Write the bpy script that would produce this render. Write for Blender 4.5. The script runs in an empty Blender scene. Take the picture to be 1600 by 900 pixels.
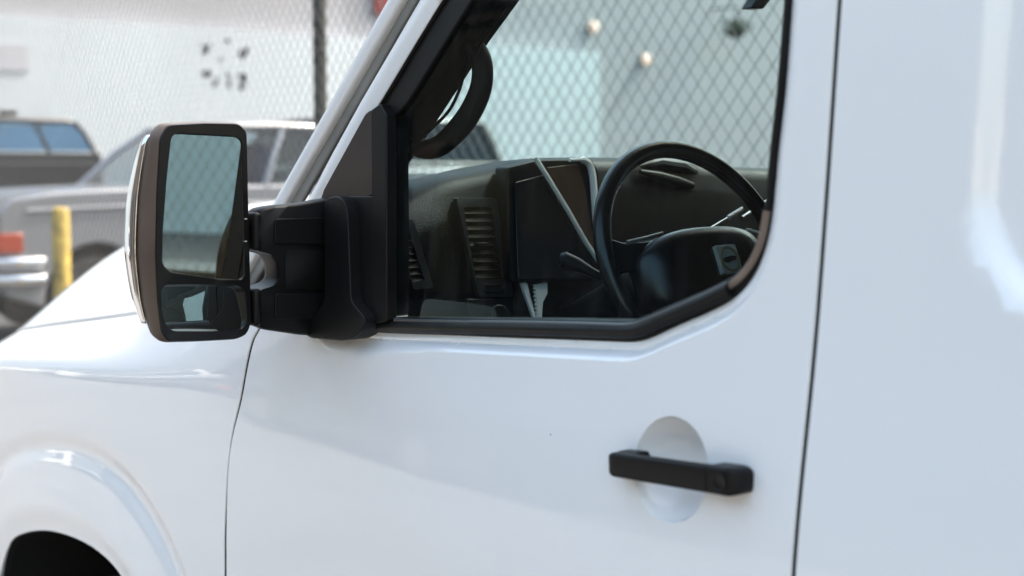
import bpy, bmesh, math, random
import numpy as np
from mathutils import Vector, Matrix
from mathutils.geometry import delaunay_2d_cdt

random.seed(7)
np.random.seed(7)
SC = bpy.context.scene
COL = SC.collection
PI = math.pi

# ------------------------------------------------------------------ camera
YAW, PITCH, FPX = math.radians(52.6), math.radians(5.14), 2222.2
CAM = Vector((0.0, 0.0, 1.66))
FWD = Vector((-math.sin(YAW) * math.cos(PITCH), math.cos(YAW) * math.cos(PITCH), -math.sin(PITCH)))
RGT = Vector((math.cos(YAW), math.sin(YAW), 0))
UPV = RGT.cross(FWD)
cam_d = bpy.data.cameras.new('camera')
cam_d.sensor_width = 36.0
cam_d.lens = 50.0
cam_d.clip_start = 0.05
cam_d.clip_end = 600
cam_d.dof.use_dof = True
cam_d.dof.focus_distance = 2.18
cam_d.dof.aperture_fstop = 3.5
cam_o = bpy.data.objects.new('camera', cam_d)
COL.objects.link(cam_o)
cam_o.matrix_world = Matrix(((RGT.x, UPV.x, -FWD.x, CAM.x), (RGT.y, UPV.y, -FWD.y, CAM.y),
                             (RGT.z, UPV.z, -FWD.z, CAM.z), (0, 0, 0, 1)))
SC.camera = cam_o

# ------------------------------------------------------------------ sky, sun, exposure
SUN = Vector((0.12, 0.62, 0.775)).normalized()          # direction towards the sun
world = bpy.data.worlds.new('World')
SC.world = world
world.use_nodes = True
wn = world.node_tree
bg = wn.nodes['Background']
sky = wn.nodes.new('ShaderNodeTexSky')
sky.sky_type = 'NISHITA'
sky.sun_disc = False
sky.sun_elevation = math.asin(SUN.z)
sky.sun_rotation = math.atan2(SUN.x, SUN.y)
sky.air_density = 2.0
sky.dust_density = 7.5
sky.ozone_density = 1.6
bg.inputs['Strength'].default_value = 0.15
wn.links.new(sky.outputs[0], bg.inputs['Color'])
sun_d = bpy.data.lights.new('sun', 'SUN')
sun_d.energy = 2.0
sun_d.angle = math.radians(0.6)
sun_d.color = (1.0, 0.975, 0.94)
sun_o = bpy.data.objects.new('sun', sun_d)
COL.objects.link(sun_o)
sun_o.rotation_euler = SUN.to_track_quat('Z', 'Y').to_euler()
SC.view_settings.view_transform = 'Standard'
SC.view_settings.look = 'None'
SC.view_settings.exposure = 2.0
SC.view_settings.gamma = 1.0
SC.view_settings.use_curve_mapping = False
SC.cycles.max_bounces = 12
SC.cycles.transparent_max_bounces = 16
SC.cycles.caustics_reflective = False
SC.cycles.caustics_refractive = False


# ------------------------------------------------------------------ the place: pixel of the photograph -> point at a known depth
def ray(px, py):
    return FWD + RGT * ((px - 800) / FPX) - UPV * ((py - 450) / FPX)


def on_y(px, py, y):
    r = ray(px, py)
    return CAM + r * (y / r.y)


def on_x(px, py, x):
    r = ray(px, py)
    return CAM + r * (x / r.x)


# ------------------------------------------------------------------ materials
def mat(name, col, rough=0.5, metal=0.0, spec=0.5, coat=0.0, coat_rough=0.03, var=0.0, vscale=6.0, bump=0.0, bscale=200.0,
        emit=None, estr=0.0, rvar=0.0, stretch=None):
    m = bpy.data.materials.new(name)
    m.use_nodes = True
    nt = m.node_tree
    b = nt.nodes['Principled BSDF']
    b.inputs['Base Color'].default_value = (*col, 1)
    b.inputs['Roughness'].default_value = rough
    b.inputs['Metallic'].default_value = metal
    b.inputs['Specular IOR Level'].default_value = spec
    b.inputs['Coat Weight'].default_value = coat
    b.inputs['Coat Roughness'].default_value = coat_rough
    tc = nt.nodes.new('ShaderNodeTexCoord')
    src = tc.outputs['Object']
    if stretch:
        mp = nt.nodes.new('ShaderNodeMapping')
        mp.inputs['Scale'].default_value = stretch
        nt.links.new(src, mp.inputs['Vector'])
        src = mp.outputs['Vector']
    if var > 0 or rvar > 0:
        n = nt.nodes.new('ShaderNodeTexNoise')
        n.inputs['Scale'].default_value = vscale
        n.inputs['Detail'].default_value = 6
        nt.links.new(src, n.inputs['Vector'])
        if var > 0:
            r = nt.nodes.new('ShaderNodeValToRGB')
            r.color_ramp.elements[0].position = 0.3
            r.color_ramp.elements[1].position = 0.7
            r.color_ramp.elements[0].color = (*[c * (1 - var) for c in col], 1)
            r.color_ramp.elements[1].color = (*[min(1, c * (1 + var)) for c in col], 1)
            nt.links.new(n.outputs['Fac'], r.inputs['Fac'])
            nt.links.new(r.outputs['Color'], b.inputs['Base Color'])
        if rvar > 0:
            mr = nt.nodes.new('ShaderNodeMapRange')
            mr.inputs['From Min'].default_value = 0.3
            mr.inputs['From Max'].default_value = 0.7
            mr.inputs['To Min'].default_value = max(0, rough - rvar)
            mr.inputs['To Max'].default_value = min(1, rough + rvar)
            nt.links.new(n.outputs['Fac'], mr.inputs['Value'])
            nt.links.new(mr.outputs['Result'], b.inputs['Roughness'])
    if bump > 0:
        n2 = nt.nodes.new('ShaderNodeTexNoise')
        n2.inputs['Scale'].default_value = bscale
        n2.inputs['Detail'].default_value = 3
        nt.links.new(src, n2.inputs['Vector'])
        bp = nt.nodes.new('ShaderNodeBump')
        bp.inputs['Strength'].default_value = bump
        bp.inputs['Distance'].default_value = 0.002
        nt.links.new(n2.outputs['Fac'], bp.inputs['Height'])
        nt.links.new(bp.outputs['Normal'], b.inputs['Normal'])
        nt.links.new(bp.outputs['Normal'], b.inputs['Coat Normal'])
    if emit:
        b.inputs['Emission Color'].default_value = (*emit, 1)
        b.inputs['Emission Strength'].default_value = estr
    return m


def glass_mat(name, tint, dust=0.02, ior=1.5):
    """thin pane: tinted see-through plus a clear mirror-like surface reflection and a film of dust"""
    m = bpy.data.materials.new(name)
    m.use_nodes = True
    nt = m.node_tree
    nt.nodes.remove(nt.nodes['Principled BSDF'])
    out = nt.nodes['Material Output']
    tr = nt.nodes.new('ShaderNodeBsdfTransparent')
    tr.inputs['Color'].default_value = (*tint, 1)
    gl = nt.nodes.new('ShaderNodeBsdfGlossy')
    gl.inputs['Roughness'].default_value = 0.0
    geo = nt.nodes.new('ShaderNodeNewGeometry')
    dp = nt.nodes.new('ShaderNodeVectorMath')
    dp.operation = 'DOT_PRODUCT'
    nt.links.new(geo.outputs['Normal'], dp.inputs[0])
    nt.links.new(geo.outputs['Incoming'], dp.inputs[1])
    prev = dp.outputs['Value']
    for op, val, swap in (('ABSOLUTE', 0, False), ('SUBTRACT', 1.0, True), ('POWER', 5.0, False), ('MULTIPLY_ADD', 0.94, False)):
        fr = nt.nodes.new('ShaderNodeMath')
        fr.operation = op
        nt.links.new(prev, fr.inputs[1 if swap else 0])
        if op != 'ABSOLUTE':
            fr.inputs[0 if swap else 1].default_value = val
        if op == 'MULTIPLY_ADD':
            fr.inputs[2].default_value = 0.017
        prev = fr.outputs[0]
    mx = nt.nodes.new('ShaderNodeMixShader')
    nt.links.new(fr.outputs[0], mx.inputs[0])
    nt.links.new(tr.outputs[0], mx.inputs[1])
    nt.links.new(gl.outputs[0], mx.inputs[2])
    df = nt.nodes.new('ShaderNodeBsdfDiffuse')
    df.inputs['Color'].default_value = (0.6, 0.6, 0.58, 1)
    tc = nt.nodes.new('ShaderNodeTexCoord')
    mp = nt.nodes.new('ShaderNodeMapping')
    mp.inputs['Scale'].default_value = (60, 60, 5)
    n = nt.nodes.new('ShaderNodeTexNoise')
    n.inputs['Scale'].default_value = 1.0
    n.inputs['Detail'].default_value = 4
    nt.links.new(tc.outputs['Object'], mp.inputs['Vector'])
    nt.links.new(mp.outputs['Vector'], n.inputs['Vector'])
    r1 = nt.nodes.new('ShaderNodeMapRange')
    r1.inputs['From Min'].default_value = 0.50
    r1.inputs['From Max'].default_value = 0.80
    r1.inputs['To Min'].default_value = dust * 0.35
    r1.inputs['To Max'].default_value = dust * 2.5
    nt.links.new(n.outputs['Fac'], r1.inputs['Value'])
    v = nt.nodes.new('ShaderNodeTexVoronoi')
    v.inputs['Scale'].default_value = 90
    nt.links.new(tc.outputs['Object'], v.inputs['Vector'])
    r2 = nt.nodes.new('ShaderNodeMapRange')
    r2.inputs['From Min'].default_value = 0.03
    r2.inputs['From Max'].default_value = 0.10
    r2.inputs['To Min'].default_value = dust * 6
    r2.inputs['To Max'].default_value = 0.0
    nt.links.new(v.outputs['Distance'], r2.inputs['Value'])
    n3 = nt.nodes.new('ShaderNodeTexNoise')
    n3.inputs['Scale'].default_value = 14
    nt.links.new(tc.outputs['Object'], n3.inputs['Vector'])
    st = nt.nodes.new('ShaderNodeMath')
    st.operation = 'GREATER_THAN'
    st.inputs[1].default_value = 0.62
    nt.links.new(n3.outputs['Fac'], st.inputs[0])
    mu = nt.nodes.new('ShaderNodeMath')
    mu.operation = 'MULTIPLY'
    nt.links.new(r2.outputs[0], mu.inputs[0])
    nt.links.new(st.outputs[0], mu.inputs[1])
    ad = nt.nodes.new('ShaderNodeMath')
    ad.operation = 'ADD'
    nt.links.new(r1.outputs[0], ad.inputs[0])
    nt.links.new(mu.outputs[0], ad.inputs[1])
    mx2 = nt.nodes.new('ShaderNodeMixShader')
    nt.links.new(ad.outputs[0], mx2.inputs[0])
    nt.links.new(mx.outputs[0], mx2.inputs[1])
    nt.links.new(df.outputs[0], mx2.inputs[2])
    nt.links.new(mx2.outputs[0], out.inputs['Surface'])
    return m


def brick_mat(name, c1, c2, mortar, scale, bw, rh, rot=(math.radians(90), 0, 0)):
    m = mat(name, c1, 0.85)
    nt = m.node_tree
    b = nt.nodes['Principled BSDF']
    tc = nt.nodes.new('ShaderNodeTexCoord')
    mp = nt.nodes.new('ShaderNodeMapping')
    mp.inputs['Rotation'].default_value = rot
    br = nt.nodes.new('ShaderNodeTexBrick')
    br.inputs['Color1'].default_value = (*c1, 1)
    br.inputs['Color2'].default_value = (*c2, 1)
    br.inputs['Mortar'].default_value = (*mortar, 1)
    br.inputs['Scale'].default_value = scale
    br.inputs['Brick Width'].default_value = bw
    br.inputs['Row Height'].default_value = rh
    br.inputs['Mortar Size'].default_value = 0.012
    nt.links.new(tc.outputs['Object'], mp.inputs['Vector'])
    nt.links.new(mp.outputs['Vector'], br.inputs['Vector'])
    nt.links.new(br.outputs['Color'], b.inputs['Base Color'])
    return m


PAINT = mat('white_paint', (0.80, 0.81, 0.805), 0.35, coat=1.0, coat_rough=0.02, var=0.018, vscale=2.2, rvar=0.05, bump=0.10, bscale=3.2)
def add_specks(m, scale, size, dens, col):
    # sparse grit and stone chips
    nt = m.node_tree
    b = nt.nodes['Principled BSDF']
    tc = nt.nodes.new('ShaderNodeTexCoord')
    v = nt.nodes.new('ShaderNodeTexVoronoi')
    v.inputs['Scale'].default_value = scale
    nt.links.new(tc.outputs['Object'], v.inputs['Vector'])
    lt = nt.nodes.new('ShaderNodeMath')
    lt.operation = 'LESS_THAN'
    lt.inputs[1].default_value = size
    nt.links.new(v.outputs['Distance'], lt.inputs[0])
    n = nt.nodes.new('ShaderNodeTexWhiteNoise')
    nt.links.new(v.outputs['Position'], n.inputs['Vector'])
    g2 = nt.nodes.new('ShaderNodeMath')
    g2.operation = 'LESS_THAN'
    g2.inputs[1].default_value = dens
    nt.links.new(n.outputs['Value'], g2.inputs[0])
    mu = nt.nodes.new('ShaderNodeMath')
    mu.operation = 'MULTIPLY'
    nt.links.new(lt.outputs[0], mu.inputs[0])
    nt.links.new(g2.outputs[0], mu.inputs[1])
    old = b.inputs['Base Color'].links[0].from_socket
    mx = nt.nodes.new('ShaderNodeMix')
    mx.data_type = 'RGBA'
    nt.links.new(mu.outputs[0], mx.inputs['Factor'])
    nt.links.new(old, mx.inputs['A'])
    mx.inputs['B'].default_value = (*col, 1)
    nt.links.new(mx.outputs['Result'], b.inputs['Base Color'])


add_specks(PAINT, 28, 0.035, 0.06, (0.12, 0.10, 0.08))
PLASTIC = mat('black_plastic', (0.006, 0.006, 0.006), 0.38, spec=0.16, var=0.15, vscale=9, bump=0.06, bscale=900, rvar=0.06)
BROWN = mat('brown_plastic', (0.088, 0.062, 0.046), 0.45, spec=0.3, var=0.15, vscale=14, bump=0.08, bscale=900, rvar=0.06)  # brown base colour of the mirror shell, slightly mottled
RUBBER = mat('black_rubber', (0.006, 0.006, 0.006), 0.42, spec=0.2, var=0.2, vscale=30, rvar=0.1)
INNER = mat('dark_cavity', (0.008, 0.008, 0.008), 0.9)
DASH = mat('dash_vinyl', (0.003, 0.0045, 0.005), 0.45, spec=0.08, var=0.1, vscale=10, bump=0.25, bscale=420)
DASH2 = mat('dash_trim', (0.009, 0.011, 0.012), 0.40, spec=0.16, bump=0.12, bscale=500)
LENS = mat('cluster_lens', (0.010, 0.011, 0.012), 0.12, spec=0.5)
BROWN_REFL = mat('brown_reflection_tone', (0.045, 0.030, 0.022), 0.22, var=0.25, vscale=18, stretch=(1, 1, 0.15))
PALE = mat('pale_trim_glint', (0.62, 0.64, 0.65), 0.35)
CHROME = mat('chrome', (0.78, 0.79, 0.80), 0.07, metal=1.0)
SATIN = mat('satin_metal', (0.55, 0.56, 0.57), 0.3, metal=1.0)
LEATHER = mat('wheel_grip', (0.004, 0.005, 0.006), 0.24, spec=0.45, bump=0.15, bscale=500)
HEADL = mat('headliner', (0.06, 0.06, 0.06), 0.9, bump=0.1, bscale=300)
SEATM = mat('seat_fabric', (0.055, 0.055, 0.06), 0.9, bump=0.3, bscale=300)
TYRE = mat('tyre_rubber', (0.016, 0.016, 0.016), 0.75, bump=0.2, bscale=150)
STEEL = mat('wheel_steel', (0.25, 0.25, 0.25), 0.4, metal=0.8)
MIRROR = mat('mirror_glass', (0.64, 0.69, 0.67), 0.0, metal=1.0)
WINGLASS = glass_mat('side_glass', (0.72, 0.855, 0.87), 0.008)
WSGLASS = glass_mat('windshield_glass', (0.88, 0.95, 0.95), 0.012)
GALV = mat('galvanised_wire', (0.065, 0.066, 0.065), 0.65, metal=0.0)
POSTM = mat('weathered_post', (0.035, 0.037, 0.035), 0.6, metal=0.3, var=0.5, vscale=9)


# ------------------------------------------------------------------ building helpers
def empty(name, loc):
    o = bpy.data.objects.new(name, None)
    o.location = loc
    o.empty_display_size = 0.2
    COL.objects.link(o)
    return o


def tag(o, label=None, cat=None, group=None, kind=None):
    if label: o['label'] = label
    if cat: o['category'] = cat
    if group: o['group'] = group
    if kind: o['kind'] = kind
    return o


def link_mesh(name, me, m, parent=None):
    o = bpy.data.objects.new(name, me)
    COL.objects.link(o)
    if m is not None and len(me.materials) == 0:
        me.materials.append(m)
    if parent is not None:
        o.parent = parent
        if parent.type == 'EMPTY':
            o.location = -Vector(parent.location)
    return o


class MB:
    def __init__(s):
        s.v, s.f = [], []

    def add(s, vs, fs):
        k = len(s.v)
        s.v += [tuple(v) for v in vs]
        s.f += [tuple(i + k for i in f) for f in fs]
        return s

    def box(s, c, d, rot=None):
        hx, hy, hz = d[0] / 2, d[1] / 2, d[2] / 2
        vs = [Vector((x, y, z)) for x in (-hx, hx) for y in (-hy, hy) for z in (-hz, hz)]
        if rot is not None:
            vs = [rot @ v for v in vs]
        return s.add([v + Vector(c) for v in vs], [(0, 1, 3, 2), (4, 6, 7, 5), (0, 4, 5, 1), (2, 3, 7, 6), (0, 2, 6, 4), (1, 5, 7, 3)])

    def tube(s, pts, r, n=12, closed=False, cap=True, sx=1.0):
        """swept ellipse-section tube; r a number or one per point"""
        P = [Vector(p) for p in pts]
        N = len(P)
        R = r if isinstance(r, (list, tuple)) else [r] * N
        vs, fs = [], []
        ref = None
        for i in range(N):
            if closed:
                t = (P[(i + 1) % N] - P[i - 1]).normalized()
            else:
                t = (P[min(i + 1, N - 1)] - P[max(i - 1, 0)]).normalized()
            if ref is None:
                a = Vector((0, 0, 1)) if abs(t.z) < 0.9 else Vector((1, 0, 0))
                ref = t.cross(a).normalized()
            ref = (ref - t * ref.dot(t)).normalized()
            b = t.cross(ref)
            for k in range(n):
                a = 2 * PI * k / n
                vs.append(P[i] + ref * (math.cos(a) * R[i] * sx) + b * (math.sin(a) * R[i]))
        M = N if closed else N - 1
        for i in range(M):
            j = (i + 1) % N
            for k in range(n):
                l = (k + 1) % n
                fs.append((i * n + k, i * n + l, j * n + l, j * n + k))
        if cap and not closed:
            fs.append(tuple(range(n - 1, -1, -1)))
            fs.append(tuple((N - 1) * n + k for k in range(n)))
        return s.add(vs, fs)

    def loft(s, rings, cap=True):
        n = len(rings[0])
        vs = [p for r in rings for p in r]
        fs = []
        for i in range(len(rings) - 1):
            for k in range(n):
                l = (k + 1) % n
                fs.append((i * n + k, i * n + l, (i + 1) * n + l, (i + 1) * n + k))
        if cap:
            fs.append(tuple(range(n - 1, -1, -1)))
            fs.append(tuple((len(rings) - 1) * n + k for k in range(n)))
        return s.add(vs, fs)

    def grid(s, rows):
        n = len(rows[0])
        vs = [p for r in rows for p in r]
        fs = [(i * n + k, i * n + k + 1, (i + 1) * n + k + 1, (i + 1) * n + k) for i in range(len(rows) - 1) for k in range(n - 1)]
        return s.add(vs, fs)

    def prism(s, poly, fn, d0, d1):
        """poly: 2D points, fn(a, b, d) -> 3D, extruded from d0 to d1"""
        n = len(poly)
        vs = [fn(a, b, d0) for a, b in poly] + [fn(a, b, d1) for a, b in poly]
        fs = [tuple(range(n)), tuple(range(2 * n - 1, n - 1, -1))]
        fs += [(i, i + n, (i + 1) % n + n, (i + 1) % n) for i in range(n)]
        return s.add(vs, fs)

    def build(s, name, m, parent=None, smooth=True, bevel=0.0, seg=2, thick=0.0, sub=0, recalc=True, angle=35, mirror=False):
        vs = s.v
        if mirror:
            vs = [(v[0], 2 * YC - v[1], v[2]) for v in vs]
        me = bpy.data.meshes.new(name)
        me.from_pydata(vs, [], s.f)
        if recalc:
            bm = bmesh.new()
            bm.from_mesh(me)
            bmesh.ops.recalc_face_normals(bm, faces=bm.faces)
            bm.to_mesh(me)
            bm.free()
        if smooth:
            me.shade_smooth()
            if sub == 0:
                me.set_sharp_from_angle(angle=math.radians(angle))
        o = link_mesh(name, me, m, parent)
        if thick:
            md = o.modifiers.new('solid', 'SOLIDIFY')
            md.thickness = thick
            md.offset = 0
        if bevel:
            md = o.modifiers.new('bevel', 'BEVEL')
            md.width = bevel
            md.segments = seg
            md.limit_method = 'ANGLE'
            md.angle_limit = math.radians(40)
            md.harden_normals = False
        if sub:
            md = o.modifiers.new('sub', 'SUBSURF')
            md.levels = sub
            md.render_levels = sub
        return o


def catmull(pts, per=8, closed=False):
    P = [np.array(p, float) for p in pts]
    n = len(P)
    out = []
    rng = n if closed else n - 1
    for i in range(rng):
        p1, p2 = P[i], P[(i + 1) % n]
        p0 = P[i - 1] if (closed or i > 0) else 2 * p1 - p2
        p3 = P[(i + 2) % n] if (closed or i + 2 < n) else 2 * p2 - p1
        for k in range(per):
            t = k / per
            out.append(0.5 * (2 * p1 + (p2 - p0) * t + (2 * p0 - 5 * p1 + 4 * p2 - p3) * t * t + (3 * p1 - p0 - 3 * p2 + p3) * t ** 3))
    if not closed:
        out.append(P[-1])
    return [tuple(p) for p in out]


def resample(poly, step, closed=True):
    P = np.array(poly + [poly[0]] if closed else poly, float)
    d = np.r_[0, np.cumsum(np.linalg.norm(np.diff(P, axis=0), axis=1))]
    n = max(4, int(round(d[-1] / step)))
    t = np.linspace(0, d[-1], n + 1)
    if closed:
        t = t[:-1]
    return np.stack([np.interp(t, d, P[:, k]) for k in range(P.shape[1])], 1)


def round_poly(poly, r, n=6):
    """fillet every corner of a 2D polygon; r a number or one per corner"""
    P = [np.array(p, float) for p in poly]
    R = r if isinstance(r, (list, tuple)) else [r] * len(P)
    out = []
    for i, p in enumerate(P):
        a, b = P[i - 1], P[(i + 1) % len(P)]
        if R[i] <= 0:
            out.append(p)
            continue
        da, db = (a - p), (b - p)
        la, lb = np.linalg.norm(da), np.linalg.norm(db)
        t = min(R[i], la * 0.49, lb * 0.49)
        pa, pb = p + da / la * t, p + db / lb * t
        for k in range(n + 1):
            u = k / n
            out.append((1 - u) ** 2 * pa + 2 * u * (1 - u) * p + u * u * pb)
    return [tuple(q) for q in out]


def inside(pts, poly):
    x, y = pts[:, 0], pts[:, 1]
    res = np.zeros(len(pts), bool)
    n = len(poly)
    for i in range(n):
        x0, y0 = poly[i - 1]
        x1, y1 = poly[i]
        c = (y0 > y) != (y1 > y)
        if not c.any():
            continue
        xi = (x1 - x0) * (y - y0) / ((y1 - y0) if y1 != y0 else 1e-12) + x0
        res ^= c & (x < xi)
    return res


def dist_poly(pts, poly, closed=True):
    pts = np.atleast_2d(pts)
    poly = np.asarray(poly, float)
    d2 = np.full(len(pts), 1e9)
    n = len(poly)
    for i in range(n if closed else n - 1):
        a, b = poly[i], poly[(i + 1) % n]
        ab = b - a
        L = ab @ ab
        if L < 1e-14:
            continue
        t = np.clip(((pts - a) @ ab) / L, 0, 1)
        q = a + t[:, None] * ab
        d2 = np.minimum(d2, ((pts - q) ** 2).sum(1))
    return np.sqrt(d2)


def sstep(a, b, x):
    t = np.clip((x - a) / (b - a), 0, 1)
    return t * t * (3 - 2 * t)


def area2(p):
    p = np.asarray(p)
    return 0.5 * np.sum(p[:, 0] * np.roll(p[:, 1], -1) - np.roll(p[:, 0], -1) * p[:, 1])


def panel(name, outline, holes, Yf, m, parent, step=0.012, ostep=0.008, extra=None, flange=0.022, mirror=False, roll=0.0022, edge_m=None):
    """sheet-metal panel: outline and holes are (x, z) polygons, Yf(x, z) gives the surface; edges roll over into a flange"""
    loops = []
    o = resample(outline, ostep)
    if area2(o) < 0: o = o[::-1]
    loops.append(o)
    for h in holes:
        q = resample(h, ostep)
        if area2(q) > 0: q = q[::-1]
        loops.append(q)
    x0, z0 = o.min(0)
    x1, z1 = o.max(0)
    gx = np.arange(x0, x1, step)
    gz = np.arange(z0, z1, step)
    G = np.array([(a + (step / 2 if j % 2 else 0), b) for j, b in enumerate(gz) for a in gx])
    if extra is not None:
        G = np.vstack([G, extra])
    keep = inside(G, o)
    for h in loops[1:]:
        keep &= ~inside(G, h)
    G = G[keep]
    d = np.full(len(G), 1e9)
    for l in loops:
        d = np.minimum(d, dist_poly(G, l))
    G = G[d > min(step, ostep) * 0.55]
    verts, edges, nrm2, nxt = [], [], [], []
    for l in loops:
        k = len(verts)
        n = len(l)
        t = np.roll(l, -1, 0) - np.roll(l, 1, 0)
        t /= np.linalg.norm(t, axis=1)[:, None] + 1e-12
        nrm2 += [(a[1], -a[0]) for a in t]
        verts += [Vector(p) for p in l]
        edges += [(k + i, k + (i + 1) % n) for i in range(n)]
    nb = len(verts)
    verts += [Vector(p) for p in G]
    vo, eo, fo, ov, oe, of = delaunay_2d_cdt(verts, edges, [], 0, 1e-6)
    V = np.array([(p.x, p.y) for p in vo])
    F = np.array([f for f in fo if len(f) == 3])
    cen = V[F].mean(1)
    ok = inside(cen, o)
    for h in loops[1:]:
        ok &= ~inside(cen, h)
    F = F[ok]
    a, b, c = V[F[:, 0]], V[F[:, 1]], V[F[:, 2]]
    cr = (b[:, 0] - a[:, 0]) * (c[:, 1] - a[:, 1]) - (b[:, 1] - a[:, 1]) * (c[:, 0] - a[:, 0])
    F[cr < 0] = F[cr < 0][:, ::-1]                     # counter-clockwise in (x, z) -> faces -y
    e = 1e-4
    Y = Yf(V[:, 0], V[:, 1])
    gxv = (Yf(V[:, 0] + e, V[:, 1]) - Yf(V[:, 0] - e, V[:, 1])) / (2 * e)
    gzv = (Yf(V[:, 0], V[:, 1] + e) - Yf(V[:, 0], V[:, 1] - e)) / (2 * e)
    N = np.stack([gxv, -np.ones_like(gxv), gzv], 1)
    N /= np.linalg.norm(N, axis=1)[:, None]
    P = np.stack([V[:, 0], Y, V[:, 1]], 1)
    # edges: roll over, then flange inward
    inv = {}
    for i, src in enumerate(ov):
        for q in src:
            inv[q] = i
    faces = [tuple(int(i) for i in f) for f in F]
    PV, NV = list(P), list(N)
    dark = []
    base = 0
    for l in loops:
        n = len(l)
        idx = [inv[base + i] for i in range(n)]
        rings = [idx]
        for (dn, dy, w) in ((roll * 0.6, roll * 0.25, 0.5), (roll, roll, 0.92), (roll, flange, 1.0)):
            ring = []
            for i in range(n):
                n2 = nrm2[base + i]
                p = P[idx[i]]
                out = np.array([n2[0], 0, n2[1]])
                ring.append(len(PV))
                PV.append(p + out * dn + np.array([0, dy, 0]))
                nn = N[idx[i]] * (1 - w) + out * w
                NV.append(nn / np.linalg.norm(nn))
            rings.append(ring)
        for q_, (a_, b_) in enumerate(zip(rings[:-1], rings[1:])):
            if q_ == 2: dark.append((len(faces), n))
            for i in range(n):
                j = (i + 1) % n
                faces.append((a_[i], b_[i], b_[j], a_[j]))
        base += n
    PV = np.array(PV)
    NV = np.array(NV)
    res = []
    for mir in ((False, True) if mirror else (False,)):
        pv, nv, fc = PV.copy(), NV.copy(), faces
        if mir:
            pv[:, 1] = 2 * YC - pv[:, 1]
            nv[:, 1] *= -1
            fc = [f[::-1] for f in faces]
        me = bpy.data.meshes.new(name)
        me.from_pydata([tuple(p) for p in pv], [], fc)
        me.shade_smooth()
        me.normals_split_custom_set_from_vertices([tuple(q) for q in nv])
        ob = link_mesh(name, me, m, parent)
        if edge_m is not None:
            me.materials.append(edge_m)
            for k0, n_ in dark:
                for k in range(k0, k0 + n_):
                    me.polygons[k].material_index = 1
        res.append(ob)
    return res


# ================================================================== THE VAN
YC = 2.115                                             # centre line of the van
van = empty('cargo_van', (-1.6, YC, 0))
tag(van, 'white cargo van filling the foreground, seen at its driver door', 'van')

PZ = np.array([0.30, 0.60, 0.85, 1.05, 1.16, 1.233, 1.286, 1.339, 1.404, 1.457, 1.516, 1.582, 1.66, 1.738, 1.822, 1.92, 2.0, 2.06, 2.10])
PY = np.array([1.13, 1.104, 1.096, 1.0955, 1.0965, 1.100, 1.1045, 1.111, 1.1195, 1.1265, 1.132, 1.1375, 1.1435, 1.149, 1.1545, 1.163, 1.175, 1.20, 1.25])
_zz = np.linspace(0.3, 2.1, 361)
_yy = np.interp(_zz, PZ, PY)
_k = np.exp(-0.5 * (np.arange(-24, 25) / 9.0) ** 2)
_k /= _k.sum()
_ys = np.convolve(np.pad(_yy, 24, mode='reflect', reflect_type='odd'), _k, mode='valid')
# cubic spline second derivatives keep the reflections free of facets
_h = _zz[1] - _zz[0]


def Yb(z):
    z = np.clip(np.asarray(z, float), 0.3, 2.0999)
    i = np.clip(((z - 0.3) / _h).astype(int), 1, len(_zz) - 3)
    t = (z - _zz[i]) / _h
    p0, p1, p2, p3 = _ys[i - 1], _ys[i], _ys[i + 1], _ys[i + 2]
    return 0.5 * (2 * p1 + (p2 - p0) * t + (2 * p0 - 5 * p1 + 4 * p2 - p3) * t * t + (3 * p1 - p0 - 3 * p2 + p3) * t ** 3)


def on_body(px, py, off=0.0):
    y = 1.12
    for _ in range(6):
        p = on_y(px, py, y)
        y = float(Yb(p.z)) + off
    return on_y(px, py, y)


def xz(px, py, off=0.0):
    p = on_body(px, py, off)
    return (p.x, p.z)


# --- outlines traced on the body surface
ZC_X = [-4.15, -3.9, -3.5, -3.06, -2.70, -2.40, -2.22, -1.6]
ZC_Z = [1.075, 1.118, 1.169, 1.212, 1.244, 1.273, 1.286, 1.325]
ZH_X = [-4.15, -3.876, -3.569, -3.30, -3.10, -2.935, -2.6, -2.3, -2.0]
ZH_Z = [1.140, 1.189, 1.239, 1.276, 1.303, 1.328, 1.375, 1.412, 1.44]


def smooth_interp(X, Z):
    g = np.linspace(X[0], X[-1], 300)
    v = np.interp(g, X, Z)
    k = np.exp(-0.5 * (np.arange(-20, 21) / 8.0) ** 2)
    k /= k.sum()
    v = np.convolve(np.pad(v, 20, mode='reflect', reflect_type='odd'), k, mode='valid')
    co = np.polyfit(g, v, 7)
    return lambda x: np.polyval(co, np.clip(x, X[0], X[-1]))


zcf = smooth_interp(ZC_X, ZC_Z)
zhf = smooth_interp(ZH_X, ZH_Z)
HOODY = 1.22

win_px = [(560, 508), (580, 516), (620, 518.5), (700, 521), (800, 525), (900, 528.5), (965, 531), (992, 531), (1015, 525.5), (1060, 505), (1104, 486),
          (1135, 470), (1158, 452), (1176, 428), (1188, 402), (1198, 368), (1205, 325), (1213, 240), (1225, 133), (1235, 0)]
win_bot = [xz(*p, 0.015) for p in win_px]
pil = [xz(682, 0), xz(571, 185), xz(501, 310)]
WIN = catmull(win_bot, 6) + [(-1.038, 1.93), (-1.075, 1.985), (-1.16, 1.995), (-1.52, 1.985), (-1.60, 1.955)] + \
      [pil[0], pil[1], pil[2], (-2.055, 1.545), (-2.05, 1.44), (-1.93, 1.405)]
WINA = resample(WIN, 0.01)
fs_px = [(352, 890), (353, 820), (360, 700), (372, 620), (390, 540), (397, 515)]
fs = [(p.x, p.z) for p in [on_y(a, b, float(Yb(1.0)) if b > 600 else 1.112) for a, b in fs_px]]
SHF = [(-2.285, 0.55), (-2.283, 0.75)] + fs + [(-2.128, 1.44), (-2.105, 1.53)]
SHF = catmull(SHF, 6)
SHX = xz(1270, 560)[0]                                  # rear shut line


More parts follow.
